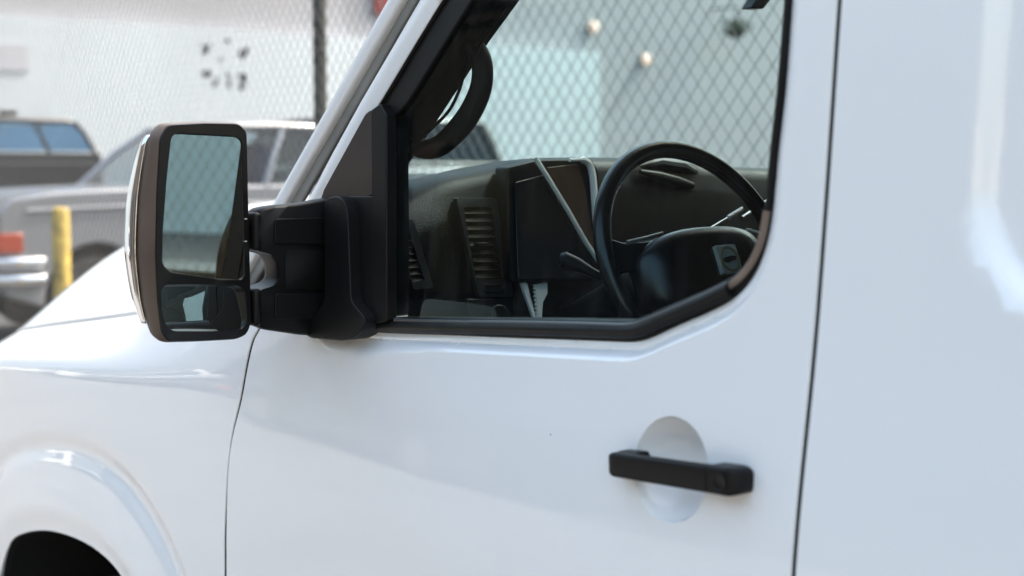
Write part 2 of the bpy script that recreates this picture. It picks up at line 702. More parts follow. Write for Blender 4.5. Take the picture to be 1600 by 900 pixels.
def crease_roll(x, z):
    zc, zh = zcf(x), zhf(x)
    A = 0.122 - 0.108 * sstep(-3.05, -2.25, x) - 0.014 * sstep(-2.3, -1.95, x)
    t = (z - zc) / (zh - zc)
    w = 0.10
    sp = w * np.logaddexp(0, np.clip(t / w, -60, 60))    # rounded ramp
    return A * np.minimum(sp, 1.6) ** 1.15


def arch_outline():
    pts = [(-3.60, 0.30), (-3.575, 0.50), (-3.53, 0.63), (-3.45, 0.728), (-3.345, 0.776), (-3.18, 0.818), (-3.01, 0.839), (-2.86, 0.840), (-2.737, 0.815),
           (-2.62, 0.745), (-2.55, 0.63), (-2.52, 0.5), (-2.50, 0.30)]
    return catmull(pts, 6)


ARCH = np.array(arch_outline())
ARCHC = np.vstack([ARCH, [(-2.50, 0.2), (-3.60, 0.2)]])


def flare(x, z):
    P = np.stack([np.ravel(x), np.ravel(z)], 1)
    r = dist_poly(P, ARCH[::2], closed=False).reshape(np.shape(x))
    # going outwards from the opening: lip, slope facing the sky, small undercut, fender
    a = 0.013 * (1 - sstep(0.030, 0.20, r))
    g = 0.009 * np.exp(-((r - 0.190) / 0.026) ** 2)
    lip = -0.006 * (1 - sstep(0.0, 0.06, r))
    return -(a - g + lip)


def Yfender(x, z):
    x, z = np.asarray(x, float), np.asarray(z, float)
    nose = 0.20 * np.clip((-3.62 - x) / 0.55, 0, 2) ** 2.2
    return Yb(np.minimum(z, 1.30 + 0.15 * sstep(-2.7, -2.25, x))) + crease_roll(x, z) + flare(x, z) + nose


DISH = (-1.1535, 1.310)


def Ydoor(x, z):
    x, z = np.asarray(x, float), np.asarray(z, float)
    P = np.stack([np.ravel(x), np.ravel(z)], 1)
    d = dist_poly(P, WINA).reshape(np.shape(x))
    fr = sstep(-1.62, -1.95, x)                          # the shoulder widens towards the mirror
    wdt = 0.024 + 0.020 * fr
    sh = 0.014 * (1 - sstep(0.0105, wdt, d)) + 0.003 * (1 - sstep(0.0, 0.010, d))
    gro = 0.0011 * np.exp(-((d - 0.0115) / 0.0016) ** 2)
    up = sstep(1.48, 1.62, z) * sstep(-1.35, -1.5, x)    # window frame along the pillar stays narrow
    sh = sh * (1 - up) + up * 0.010 * (1 - np.sqrt(np.clip(1 - ((d - 0.018) / 0.020) ** 2, 0, 1)))
    gro = gro * (1 - up)
    r = np.hypot(x - DISH[0], z - DISH[1]) / 0.0595
    q = np.clip(1 - r * r, 0, 1)
    dish = 0.052 * (np.sqrt(q + 0.02) - 0.1414) * (r < 1) + 0.0016 * np.exp(-((r - 1.0) / 0.05) ** 2) * 0
    cr = crease_roll(x, z) * sstep(-1.7, -2.1, x)
    belly = -0.0035 * np.exp(-((z - 1.13) / 0.10) ** 2) * sstep(-0.9, -1.3, x)
    return Yb(z) + sh + gro + dish + cr + belly


def Yside(x, z):
    x, z = np.asarray(x, float), np.asarray(z, float)
    cx, cz, hx, hz, rr = 0.475, 1.745, 1.259, 0.216, 0.105
    qx, qz = np.abs(x - cx) - hx + rr, np.abs(z - cz) - hz + rr
    sd = np.hypot(np.maximum(qx, 0), np.maximum(qz, 0)) + np.minimum(np.maximum(qx, qz), 0) - rr
    rec = 0.0200 * (1 - sstep(-0.012, 0.012, sd))
    return Yb(z) + rec


# --- side panels, near side and its mirror image
GAP = 0.0049
ptop = [(-1.475, 2.03), (-1.62, 2.005)]
pl0, pl1 = xz(648, 0), xz(469, 316)
door_out = [(SHX - GAP, 0.55), (SHX - GAP, 1.93), (SHX - 0.03, 2.01), (SHX - 0.08, 2.03)] + ptop + [pl0, pl1, (-2.125, 1.535)]
door_out = door_out + [(a + GAP, b) for a, b in SHF[::-1]][1:]
ang = np.linspace(0, 2 * PI, 72, endpoint=False)
dish_pts = np.array([(DISH[0] + r * math.cos(a), DISH[1] + r * math.sin(a)) for r in (0.008, 0.02, 0.03, 0.038, 0.045, 0.050, 0.0535, 0.0562, 0.058, 0.0592, 0.0605) for a in ang])
ring_pts = []
for off in (0.003, 0.006, 0.009, 0.0105, 0.012, 0.0135, 0.016, 0.019, 0.022, 0.025, 0.029, 0.034):
    W = resample(WIN, 0.007)
    t = np.roll(W, -1, 0) - np.roll(W, 1, 0)
    t /= np.linalg.norm(t, axis=1)[:, None]
    sgn = 1 if area2(W) > 0 else -1
    nrm = np.stack([t[:, 1], -t[:, 0]], 1) * sgn
    ring_pts.append(W + nrm * off)
RING = np.vstack(ring_pts)
RING = RING[(dist_poly(RING, WINA) > 0.0022)]
doors = panel('door', door_out, [WIN], Ydoor, PAINT, van, 0.013, 0.006, extra=np.vstack([dish_pts, RING]), mirror=True, edge_m=INNER)
for d_ in doors:
    d_['label'] = 'white front door with black mirror and handle' if d_ is doors[0] else 'white front door on the far side'

fend_out = [(a - GAP * 1.6, b) for a, b in SHF if b < 1.40] + [(-2.175, 1.41)]
hx = np.linspace(-2.22, -4.05, 60)
fend_out += [(x, float(zhf(x)) - 0.004) for x in hx]
fend_out += [(-4.06, 0.9), (-4.04, 0.42), (-3.60, 0.42)]
fend_out += [tuple(p) for p in ARCH if p[1] > 0.43]
fend_out += [(-2.50, 0.42), (-2.288, 0.42)]
ar_pts = []
for off in np.arange(0.006, 0.25, 0.008):
    A = resample([tuple(p) for p in ARCH], 0.012, closed=False)
    t = np.gradient(A, axis=0)
    t /= np.linalg.norm(t, axis=1)[:, None]
    ar_pts.append(A + np.stack([-t[:, 1], t[:, 0]], 1) * off)
cr_pts = np.array([(x, float(zcf(x)) + o_) for x in np.arange(-4.0, -2.2, 0.012) for o_ in (-0.02, -0.014, -0.009, -0.005, 0, 0.005, 0.009, 0.014, 0.02)])
panel('fender', fend_out, [], Yfender, PAINT, van, 0.016, 0.008, extra=np.vstack(ar_pts + [cr_pts]), mirror=True, edge_m=INNER)

em = []
for off in np.linspace(-0.016, 0.016, 9):
    em.append(resample(round_poly([(-0.784 - off, 1.529 - off), (1.734 + off, 1.529 - off), (1.734 + off, 1.961 + off), (-0.784 - off, 1.961 + off)], 0.17, 14), 0.008))
side_out = [(SHX + GAP, 0.50), (1.10, 0.50), (1.12, 0.70), (1.25, 0.86), (1.5, 0.88), (1.64, 0.86), (1.78, 0.7), (1.80, 0.5), (1.98, 0.5), (1.98, 2.06), (SHX + 0.07, 2.06), (SHX + GAP + 0.015, 2.02), (SHX + GAP, 1.94)]
near_side = panel('body_side', side_out, [], Yside, PAINT, van, 0.020, 0.008, extra=np.vstack(em), edge_m=INNER)
FARW = round_poly([(-0.86, 1.24), (0.62, 1.24), (0.62, 1.93), (-0.86, 1.93)], 0.07, 6)
far_side = panel('body_side', side_out, [FARW], lambda x, z: Yb(z), PAINT, van, 0.06, 0.02, mirror=True, edge_m=INNER)
bpy.data.objects.remove(far_side[0])
far_side = far_side[1]
far_glass = panel('window_glass', FARW, [], lambda x, z: Yb(z) + 0.012, glass_mat('clear_glass', (0.92, 0.97, 0.96), 0.006), far_side, 0.06, 0.02, flange=0.0015, mirror=True)
bpy.data.objects.remove(far_glass[0])

# --- hood
rows = []
hcf = smooth_interp([-4.15, -4.05, -3.9, -3.7, -3.4, -3.0, -2.6, -2.0], [1.155, 1.252, 1.360, 1.450, 1.520, 1.568, 1.592, 1.605])
for tt in np.linspace(0, 1, 90):
    row = []
    for v in np.linspace(0, 1, 90):
        yv = HOODY + v * 2 * (YC - HOODY)
        x = -4.12 + tt * (1.73 - 0.20 * (1 - ((yv - YC) / 0.9) ** 2))      # rear edge follows the windshield base
        ze, zc_ = float(zhf(x)), float(hcf(x))
        hy = float(Yb(min(ze, 1.30 + 0.15 * float(sstep(-2.7, -2.25, x))))) + float(crease_roll(x, ze))
        y = hy + 0.006 + v * (2 * YC - 2 * hy - 0.012)
        u = min(y - hy, 2 * YC - hy - y)
        z = ze + 0.004 + (zc_ - ze) * math.sin(min(u / 0.40, 1) * PI / 2) ** 1.12
        nx = x - 0.12 * float(np.clip((-3.4 - x) / 0.7, 0, 1)) ** 1.5 * (1 - (abs(y - YC) / 0.9) ** 2)
        row.append((nx, y + (0.20 * float(np.clip((-3.62 - x) / 0.55, 0, 2)) ** 2.2) * (1 - 2 * v), z))
    rows.append(row)
hood = MB().grid(rows)
edge = [r[0] for r in rows]
hood.grid([edge, [(a, b + 0.001, c - 0.02) for a, b, c in edge]])
hood.grid([[(a, b, c) for a, b, c in rows[0]], [(a + 0.01, b, c - 0.05) for a, b, c in rows[0]]])
hood.build('hood', PAINT, van, recalc=False, angle=50)
# front fascia, closing the nose
fa = MB()
rr = []
for z, dx in ((1.14, 0.0), (1.0, -0.03), (0.8, -0.05), (0.6, -0.06), (0.42, -0.03)):
    rr.append([(-4.06 - 0.12 * (1 - ((y - YC) / 0.9) ** 2) + dx, y, z) for y in np.linspace(1.22, 2 * YC - 1.22, 20)])
fa.grid(rr).build('front_fascia', PAINT, van)
gr = MB()
for k in range(3):
    gr.box((-4.235, YC, 0.80 + 0.11 * k), (0.05, 1.0, 0.05))
gr.build('grille', CHROME, van, bevel=0.01)
MB().box((-4.20, YC, 0.52), (0.22, 1.86, 0.22)).build('bumper', CHROME, van, bevel=0.05, seg=4)

# --- black inner structure seen only in the shut gaps and wheel arch
MB().grid([[(-2.45, 1.135, 0.55), (-2.45, 1.135, 1.40)], [(-2.05, 1.135, 0.55), (-2.05, 1.165, 1.46)]]).build('door_jamb', INNER, van)
MB().grid([[(SHX - 0.06, 1.128, 0.5), (SHX - 0.06, 1.160, 1.5), (SHX - 0.06, 1.182, 1.95)], [(SHX + 0.06, 1.128, 0.5), (SHX + 0.06, 1.160, 1.5), (SHX + 0.06, 1.182, 1.95)]]).build('door_jamb', INNER, van)
gut = []
for x in np.linspace(-4.05, -2.15, 50):
    ze = float(zhf(x))
    hy = float(Yb(min(ze, 1.30 + 0.15 * float(sstep(-2.7, -2.25, x))))) + float(crease_roll(x, ze)) + 0.20 * float(np.clip((-3.62 - x) / 0.55, 0, 2)) ** 2.2
    gut.append([(x, hy - 0.012, ze - 0.03), (x, hy + 0.003, ze - 0.010), (x, hy + 0.04, ze - 0.012)])
for mir in (False, True):
    MB().grid(gut).build('hood_gutter', INNER, van, mirror=mir)
well = []
for p in resample([tuple(q) for q in ARCH], 0.05, closed=False):
    well.append([(p[0] + 0.0, y, p[1] + 0.035 * math.sin((y - 1.1) * 4)) for y in (1.093, 1.12, 1.25, 1.45, 1.60)])
wl = MB().grid(well)
wl.box((-3.05, 1.60, 0.62), (1.1, 0.02, 0.6))
wl.build('wheel_well', INNER, van)
wl.build('wheel_well', INNER, van, mirror=True)


def lathe_y(mb, c, prof, n=40):
    rings = []
    for r, y in prof:
        rings.append([(c[0] + r * math.cos(2 * PI * k / n), y, c[2] + r * math.sin(2 * PI * k / n)) for k in range(n)])
    mb.loft(rings)
    return mb


for wx in (-3.04, 1.45):
    for mir in (False, True):
        t_ = lathe_y(MB(), (wx, 0, 0.355), [(0.20, 1.165), (0.30, 1.135), (0.345, 1.14), (0.355, 1.165), (0.355, 1.33), (0.34, 1.36), (0.2, 1.36)]).build('wheel', TYRE, van, mirror=mir)
        lathe_y(MB(), (wx, 0, 0.355), [(0.06, 1.15), (0.12, 1.17), (0.18, 1.19), (0.205, 1.16), (0.215, 1.15), (0.215, 1.3)], 28).build('rim', STEEL, t_, mirror=mir)

# --- roof, pillars, glass
roof = []
for x in np.linspace(-1.66, 1.98, 24):
    hdr = 0.10 * max(0, (-1.35 - x) / 0.31) ** 2
    r_ = []
    for t in np.linspace(0, 1, 41):
        a = t * PI
        ca, sa = math.cos(a), math.sin(a)
        y = YC - 0.935 * (abs(ca) ** 0.55) * (1 if ca > 0 else -1)
        z = 1.99 + 0.17 * (sa ** 0.55) - hdr * sa
        r_.append((x, y, z))
    roof.append(r_)
rf = MB().grid(roof)
rf.build('roof', PAINT, van, thick=0.006)
rl = [[(x, y * 0.96 + YC * 0.04, z - 0.045) for x, y, z in r_[3:-3]] for r_ in roof[1:]]
MB().grid(rl).build('headliner', HEADL, van)
MB().box((1.98, YC, 1.28), (0.03, 1.9, 1.6)).build('rear_panel', PAINT, van, bevel=0.02)


def pillar_pts(pxs, y0, y1):
    a, b = on_y(*pxs[0], y0), on_y(*pxs[1], y1)
    return a, b


a0, a1 = on_y(443, 317, 1.192), on_y(624, 0, 1.20)
dv = (a1 - a0)
Ptop = a1 + dv * 0.36
path = [a0 - dv * 0.62, a0 - dv * 0.3, a0, a0 + dv * 0.35, a0 + dv * 0.7, a1, a1 + dv * 0.18, Ptop, Ptop + Vector((0.08, 0.01, 0.035)), Ptop + Vector((0.2, 0.015, 0.055)), Ptop + Vector((0.9, 0.015, 0.07))]
path = [Vector(p) for p in catmull([tuple(p) for p in path], 5)]
def ribbon(pts, half, depth, n=18):
    rings = []
    for i, p in enumerate(pts):
        t = (pts[min(i + 1, len(pts) - 1)] - pts[max(i - 1, 0)]).normalized()
        w = t.cross(Vector((0, 1, 0))).normalized()
        if w.z < 0: w = -w
        o = w.cross(t).normalized()
        if o.y > 0: o = -o
        ring = []
        for k in range(n):
            a = 2 * PI * k / n
            c, s_ = math.cos(a), math.sin(a)
            ring.append(p + w * (half * abs(c) ** 0.75 * (1 if c > 0 else -1)) + o * (depth * abs(s_) ** 0.75 * (1 if s_ > 0 else -1)))
        rings.append(ring)
    return rings


for mir in (False, True):
    MB().loft(ribbon(path, 0.0158, 0.012)).build('windshield_pillar', PAINT, van, mirror=mir, angle=60)
# recessed white channel between pillar and door frame, its shade painted grey
g0, g1 = on_y(463, 316, 1.200), on_y(643, 0, 1.208)
gp = [g0 - (g1 - g0) * 0.5, g0, g1, g1 + (g1 - g0) * 0.36]
CHAN = mat('channel_shade', (0.22, 0.225, 0.215), 0.5, var=0.2, vscale=8)
for mir in (False, True):
    MB().loft(ribbon(gp, 0.016, 0.006)).build('door_channel', CHAN, van, mirror=mir, angle=60)

# windshield: base near the cowl up to the roof header
ws = []
b_lo = a0 - dv * 0.45
t_hi = Ptop
for i in range(13):
    t = i / 12
    r_ = []
    for v in np.linspace(-1, 1, 25):
        e0 = b_lo.lerp(t_hi, t)
        half = YC - e0.y - 0.005
        bow = (0.16 - 0.05 * t) * (1 - v * v)
        r_.append((e0.x - bow - 0.01, YC + v * half, e0.z + 0.012 * (1 - v * v) + 0.01))
    ws.append(r_)
MB().grid(ws).build('windshield', WSGLASS, van)
cow = [ws[0], [(x - 0.12, y, z - 0.015) for x, y, z in ws[0]], [(x - 0.2, y, z - 0.05) for x, y, z in ws[0]]]
MB().grid(cow).build('cowl', PLASTIC, van)
hd = [ws[-1], [(x + 0.05, y, z + 0.03) for x, y, z in ws[-1]], [(x + 0.14, y, z + 0.07 + 0.02 * (1 - ((y - YC) / 0.93) ** 2)) for x, y, z in ws[-1]]]
MB().grid(hd).build('roof_header', PAINT, van, thick=0.006)

# --- door window: black frame, pane, belt seal (near and far)
gl_px = [(610, 499), (700, 500.5), (800, 501.5), (900, 503), (965, 504.5), (985, 504), (1003, 499), (1050, 479), (1100, 458), (1140, 438), (1163, 420), (1180, 392), (1190, 360), (1197, 320), (1204, 240),
         (1216, 133), (1227, 0)]
GLS = catmull([xz(p[0], p[1], 0.014) for p in gl_px], 5) + [(-1.052, 1.93), (-1.09, 1.972), (-1.17, 1.98), (-1.48, 1.97)] + \
      [xz(735, 0, 0.014), xz(636, 158, 0.014), xz(616, 180, 0.014), xz(610, 198, 0.014)]


def Yframe(off):
    def f(x, z):
        x, z = np.asarray(x, float), np.asarray(z, float)
        return Yb(z) + off + crease_roll(x, z) * sstep(-1.7, -2.1, x) * 0
    return f


WINi = WIN
frs = panel('window_frame', WINi, [GLS], Yframe(0.0135), RUBBER, van, 0.02, 0.007, flange=0.03, mirror=True, roll=0.003)
gls = panel('window_glass', GLS, [], Yframe(0.020), WINGLASS, van, 0.03, 0.012, flange=0.0015, mirror=True, roll=0.0005)
for a_, b_ in zip(frs + gls, doors + doors):
    a_.parent = b_
    a_.location = (0, 0, 0)


def along_body(pts, off):
    return [on_body(p[0], p[1], off) for p in pts]


belt = along_body([(585, 510), (640, 511), (720, 512.5), (800, 514), (900, 516.5), (965, 518.5), (988, 518), (1008, 513), (1055, 492), (1100, 472), (1140, 453)], 0.010)
bp = [Vector(p) for p in catmull([tuple(p) for p in belt], 5)]
for mir in (False, True):
    o = MB().tube(bp, 0.0085, 10, sx=0.8).build('belt_seal', RUBBER, doors[1 if mir else 0], mirror=mir)
lip = along_body([(617, 500), (700, 502.5), (800, 504), (900, 506), (965, 508), (987, 507), (1005, 501.5), (1052, 482), (1100, 461), (1138, 442.5)], 0.009)
lp = [Vector(p) for p in catmull([tuple(p) for p in lip], 5)]
MB().tube(lp, 0.0028, 8).build('belt_seal', mat('seal_highlight', (0.05, 0.052, 0.055), 0.28), doors[0])  # lighter tube paints the highlight along the top of the seal
run = along_body([(1140, 447), (1158, 432), (1176, 408), (1189, 378), (1197, 340), (1204, 280), (1211, 210), (1221, 120), (1231, 0), (1236, -60)], 0.013)
rp = [Vector(p) for p in catmull([tuple(p) for p in run], 5)]
WARM_SHEEN = mat('run_channel_highlight', (0.16, 0.115, 0.085), 0.42, var=0.2, vscale=20)  # warm highlight on the black rubber, painted as brown colour
MB().tube(rp[:22], 0.0046, 10).build('run_channel', WARM_SHEEN, doors[0])
MB().tube(rp[21:], 0.0032, 10).build('run_channel', RUBBER, doors[0])
# door inner trim, keeps the cab dark
for mir in (False, True):
    MB().grid([[(-2.06, 1.20, 0.55), (-0.98, 1.20, 0.55)], [(-2.06, 1.20, 1.2), (-0.98, 1.20, 1.2)], [(-2.06, 1.175, 1.40), (-0.98, 1.175, 1.42)]]).build('door_trim', PLASTIC, doors[1 if mir else 0], mirror=mir)

# --- door handle
hc = on_y(1054, 741, 1.082)
hang = math.atan2(0.0150, 0.219)
HR = Matrix.Rotation(-hang, 3, 'Y')


def hpt(u, w, y):
    v = HR @ Vector((u, 0, w))
    return Vector((hc.x + v.x, y, hc.z + v.z))


def bar_rings(u0, u1, h0, h1, yo, yi, nseg=14, end_r=0.010, bow=0.004, ends=(1, 1), slope=0.006):
    rings = []
    for i in range(nseg + 1):
        t = i / nseg
        u = u0 + (u1 - u0) * t
        e = min(u - u0 if ends[0] else 1, u1 - u if ends[1] else 1)
        sh = math.sqrt(max(0.0, 1 - (1 - min(1, e / end_r)) ** 2)) if end_r else 1
        hh = (h0 + (h1 - h0) * t) / 2 * (0.55 + 0.45 * sh)
        oo = yo + (1 - sh) * slope - bow * math.sin(PI * t)
        prof = round_poly([(-hh, oo), (hh, oo), (hh, yi), (-hh, yi)], [0.0055, 0.0055, 0.003, 0.003], 4)
        rings.append([hpt(u, w, y) for w, y in prof])
    return rings


us = [0, .004, .008, .012, .02, .04]
handle = MB().loft(bar_rings(-0.112, 0.0505, 0.0285, 0.0305, 1.079, 1.0925, 40, ends=(1, 0), bow=0.0)).build('door_handle', PLASTIC, van)
handle['label'] = 'black plastic pull handle'
MB().loft(bar_rings(0.0515, 0.093, 0.0305, 0.0315, 1.0793, 1.110, 24, 0.016, 0.0, ends=(0, 1), slope=0.02)).build('lock_housing', PLASTIC, handle)
MB().loft(bar_rings(-0.110, -0.070, 0.030, 0.030, 1.090, 1.114, 8, 0.007, 0)).build('mounting_foot', PLASTIC, handle)
lk = hpt(0.071, 0.0, 0)
n_ = 24
rg = []
for r, y in ((0.0090, 1.0788), (0.0100, 1.0784), (0.0092, 1.0780), (0.0080, 1.0788), (0.0074, 1.0815)):
    rg.append([(lk.x + r * math.cos(2 * PI * k / n_), y, lk.z + r * math.sin(2 * PI * k / n_)) for k in range(n_)])
MB().loft(rg).build('lock_cylinder', mat('lock_black', (0.004, 0.004, 0.004), 0.3, spec=0.2), handle)
MB().box((lk.x, 1.0808, lk.z), (0.0045, 0.003, 0.006)).build('keyway', SATIN, handle, bevel=0.0008)

# --- side mirror
MX = -1.935


MALPHA = math.radians(14)
MN = Vector((math.cos(MALPHA), math.sin(MALPHA), 0))
MU = Vector((-math.sin(MALPHA), math.cos(MALPHA), 0))
M0 = on_x(318, 365, MX)


def mir_pt(px, py, off=0.0):
    r = ray(px, py)
    return CAM + r * ((M0 + MN * off - CAM).dot(MN) / r.dot(MN))


def mw(u, z, n=0.0):
    # mirror plane (u across, z up, n out of the glass) -> world
    q = M0 + MU * u + MN * n
    return (q.x, q.y, z)


def mirror_outline(pxs):
    return [((p - M0).dot(MU), p.z) for p in (mir_pt(a, b) for a, b in pxs)]


body_px = [(262, 196), (320, 193), (372, 194), (384, 206), (386, 300), (389, 420), (391, 505), (384, 522), (368, 529), (310, 532), (265, 533), (252, 520), (246, 470), (243, 400), (245, 300), (250, 215)]
up_px = [(273, 207), (370, 213), (377, 220), (380, 320), (382, 430), (376, 438), (340, 437), (262, 425), (252, 412), (253, 360), (259, 280), (266, 215)]
lo_px = [(258, 444), (370, 445), (382, 452), (385, 505), (378, 515), (330, 518), (270, 518), (257, 508), (251, 480), (250, 452)]
OUT = round_poly(mirror_outline(body_px), 0.006, 4)
OUT = [tuple(p) for p in resample(OUT, 0.006)]
UPO = mirror_outline(up_px)
LOO = mirror_outline(lo_px)
UPO = round_poly(UPO, 0.008, 4)
LOO = round_poly(LOO, 0.008, 4)


def yz_plate(name, outer, holes, x, depth, m, parent, taper=0.0):
    loops = [resample(outer, 0.005)] + [resample(h, 0.005) for h in holes]
    vs, es = [], []
    for l in loops:
        k = len(vs)
        vs += [Vector(p) for p in l]
        es += [(k + i, k + (i + 1) % len(l)) for i in range(len(l))]
    vo, eo, fo, ov, oe, of = delaunay_2d_cdt(vs, es, [], 0, 1e-6)
    V = np.array([(p.x, p.y) for p in vo])
    F = [f for f in fo]
    cen = np.array([V[list(f)].mean(0) for f in F])
    ok = inside(cen, loops[0])
    for h in loops[1:]:
        ok &= ~inside(cen, h)
    F = [tuple(f) for f, k in zip(F, ok) if k]
    mb = MB()
    mb.add([mw(a, b, x) for a, b in V], F)
    for q, l in enumerate(loops):
        c = l.mean(0)
        A = [mw(a, b, x) for a, b in l]
        s_ = 1.0 + (0.012 if q == 0 else -0.03)
        B = [mw(*(c + (np.array((a, b)) - c) * (1 + (0.008 if q == 0 else -0.012))), x - 0.002) for a, b in l]
        C_ = [mw(*(c + (np.array((a, b)) - c) * (1 + (0.012 if q == 0 else -0.02))), x - depth) for a, b in l]
        mb.loft([A, B, C_], cap=False)
    return mb.build(name, m, parent, angle=50)


GLOSSB = mat('mirror_bezel', (0.006, 0.006, 0.006), 0.33, spec=0.3)
# shell: sections from the bezel forward (-x) shrinking to a rounded nose
cen = np.array(OUT).mean(0)
rings = []
for dx, s, oy in ((0.0, 1.012, 0), (0.006, 1.03, -0.001), (0.02, 1.05, -0.004), (0.04, 1.055, -0.006), (0.07, 1.02, -0.003), (0.10, 0.92, 0.004), (0.125, 0.72, 0.012), (0.138, 0.42, 0.02)):
    rings.append([mw(cen[0] + (a - cen[0]) * s + oy + dx * 0.25, cen[1] + (b - cen[1]) * (1 + (s - 1) * (0.35 if s > 1 else 0.6)), -dx * (1 - 0.5 * ((b - cen[1]) / 0.165) ** 2)) for a, b in OUT])
shell = MB().loft(rings, cap=False)
shell.f.append(tuple((len(rings) - 1) * len(OUT) + k for k in range(len(OUT))))
side_mirror = shell.build('side_mirror', BROWN, van, angle=60)
side_mirror['label'] = 'tall black towing mirror with two glasses and a bright cap'
yz_plate('mirror_frame', OUT, [UPO, LOO], 0.002, 0.012, GLOSSB, side_mirror)
# bright cap over the outer front of the shell
cap_ = []
for dx, s in ((0.036, 1.062), (0.052, 1.075), (0.078, 1.055), (0.104, 0.95), (0.128, 0.75), (0.141, 0.45)):
    row = []
    for p in OUT:
        if p[0] < cen[0] + 0.03 and cen[1] - 0.135 < p[1] < cen[1] + 0.148:
            row.append(p)
    row.sort(key=lambda q: q[1])
    o_ = {0.036: -0.006, 0.052: -0.007, 0.078: -0.005, 0.104: 0.002, 0.128: 0.010, 0.141: 0.018}[dx]
    cap_.append([mw(cen[0] + (a - cen[0]) * s + o_ + dx * 0.25, cen[1] + (b - cen[1]) * 0.97, -(dx + 0.001) * (1 - 0.5 * ((b - cen[1]) / 0.165) ** 2) - 0.006) for a, b in row])
MB().grid(cap_).build('bright_cap', CHROME, side_mirror, thick=0.002)


MT = -4.0


def mirror_glass(name, outl, tilt_in, tilt_dn, convex, x):
    c = np.array(outl).mean(0)
    rr_ = resample(outl, 0.006)
    rings = []
    for s in (1.06, 0.8, 0.55, 0.3, 0.08):
        ring = []
        for a, b in rr_:
            u, w = (a - c[0]) * s, (b - c[1]) * s
            d2 = u * u + w * w
            ring.append(mw(c[0] + u, c[1] + w, x - u * math.tan(tilt_in) + w * math.tan(tilt_dn) - convex * d2))
        rings.append(ring)
    o = MB().loft(rings, cap=False)
    k = len(rr_)
    o.f.append(tuple(range(4 * k, 5 * k)))
    ob = o.build(name, MIRROR, side_mirror, recalc=False, angle=80)
    return ob


mirror_glass('flat_glass', UPO, math.radians(MT), math.radians(0), 0.02, -0.005)
mirror_glass('convex_glass', LOO, math.radians(-3), math.radians(-6.5), 0.9, -0.004)
for py in (342, 377):
    MB().box(mir_pt(384, py, 0.0025), (0.001, 0.004, 0.0012)).build('alignment_mark', PALE, side_mirror, smooth=False)

# arm bracket on the door: block with a waisted middle
blk_px = [(404, 331), (411, 325), (430, 321), (470, 318), (520, 309), (533, 308), (541, 318), (545, 345), (546, 500), (543, 522), (520, 527), (470, 524), (415, 516), (402, 509), (402, 497),
          (412, 493), (398, 488), (398, 478), (402, 455), (426, 448), (436, 436), (434, 412), (424, 397), (398, 390), (398, 384), (402, 345)]
BX = -1.955
blk = [(p.y, p.z) for p in (on_x(a, b, BX) for a, b in blk_px)]
blk = [tuple(p) for p in resample(round_poly(blk, 0.006, 3), 0.005)]
ca = np.array(blk).mean(0)
rings = []
for dx, s in ((0.0, 0.955), (-0.003, 0.985), (-0.009, 1.0), (-0.02, 1.0), (-0.04, 0.985), (-0.05, 0.95), (-0.054, 0.88)):
    rings.append([(BX + dx, ca[0] + (a - ca[0]) * s, ca[1] + (b - ca[1]) * s) for a, b in blk])
bracket = MB().loft(rings).build('mirror_bracket', PLASTIC, side_mirror, angle=60)
for tpx in ([(430, 342), (512, 340), (518, 348), (519, 372), (514, 382), (430, 381)], [(430, 459), (512, 458), (519, 464), (520, 490), (514, 499), (430, 499)]):
    P_ = [(p.y, p.z) for p in (on_x(a, b, BX + 0.003) for a, b in tpx)]
    MB().prism(round_poly(P_, 0.004, 3), lambda a, b, d: (d, a, b), BX + 0.0004, BX + 0.0034).build('arm_cover', PLASTIC, side_mirror, bevel=0.0012)
for py, rr_ in ((361, 0.018), (479, 0.020)):
    p0, p1 = on_x(386, py, BX - 0.03), on_x(432, py, BX - 0.02)
    MB().tube([p0 + Vector((0, -0.02, 0)), p0, p1, p1 + Vector((0, 0.03, 0))], rr_, 20).build('telescopic_arm', PLASTIC, side_mirror)
    p2 = on_x(392, py, BX - 0.02)
    MB().box(p2, (0.05, 0.014, 0.058)).build('arm_collar', PLASTIC, side_mirror, bevel=0.006, seg=3)
# the middle of the bracket is hollowed: a saddle between the two arms
sad = []
for i, py in enumerate(np.linspace(390, 452, 10)):
    r_ = []
    for px in np.linspace(446, 514, 12):
        p = on_x(px, py, BX + 0.002)
        h = math.sin(PI * i / 9) * math.sin(PI * (px - 446) / 68)
        r_.append((p.x + 0.007 * h, p.y, p.z))
    sad.append(r_)
MB().grid(sad).build('bracket_saddle', PLASTIC, side_mirror)
# sail plate and foot on the window corner
foot_px = [(512, 312), (528, 306), (541, 310), (548, 330), (553, 470), (576, 498), (572, 514), (556, 528), (540, 532), (490, 528), (478, 520), (512, 470)]
F_ = [(p.x, p.z) for p in (on_body(a, b, -0.016) for a, b in foot_px)]
MB().prism(round_poly(F_, 0.010, 3), lambda a, b, d: (a, float(Yb(b)) + d, b), -0.022, 0.03).build('mirror_foot', PLASTIC, side_mirror, bevel=0.007, seg=3)
low_px = [(545, 306), (590, 306), (590, 506), (548, 506)]
F_ = [(p.x, p.z) for p in (on_body(a, b, 0.0) for a, b in low_px)]
MB().prism(round_poly(F_, 0.004, 3), lambda a, b, d: (a, float(Yb(b)) + d, b), -0.002, 0.014).build('sail_base', PLASTIC, side_mirror, bevel=0.002)
SAILM = mat('sail_plastic', (0.034, 0.024, 0.018), 0.5, spec=0.25, var=0.2, vscale=10, bump=0.08, bscale=900)
sail_px = [(572, 178), (580, 172), (587, 178), (587, 304), (500, 318), (507, 296)]
F_ = [(p.x, p.z) for p in (on_body(a, b, 0.0) for a, b in sail_px)]
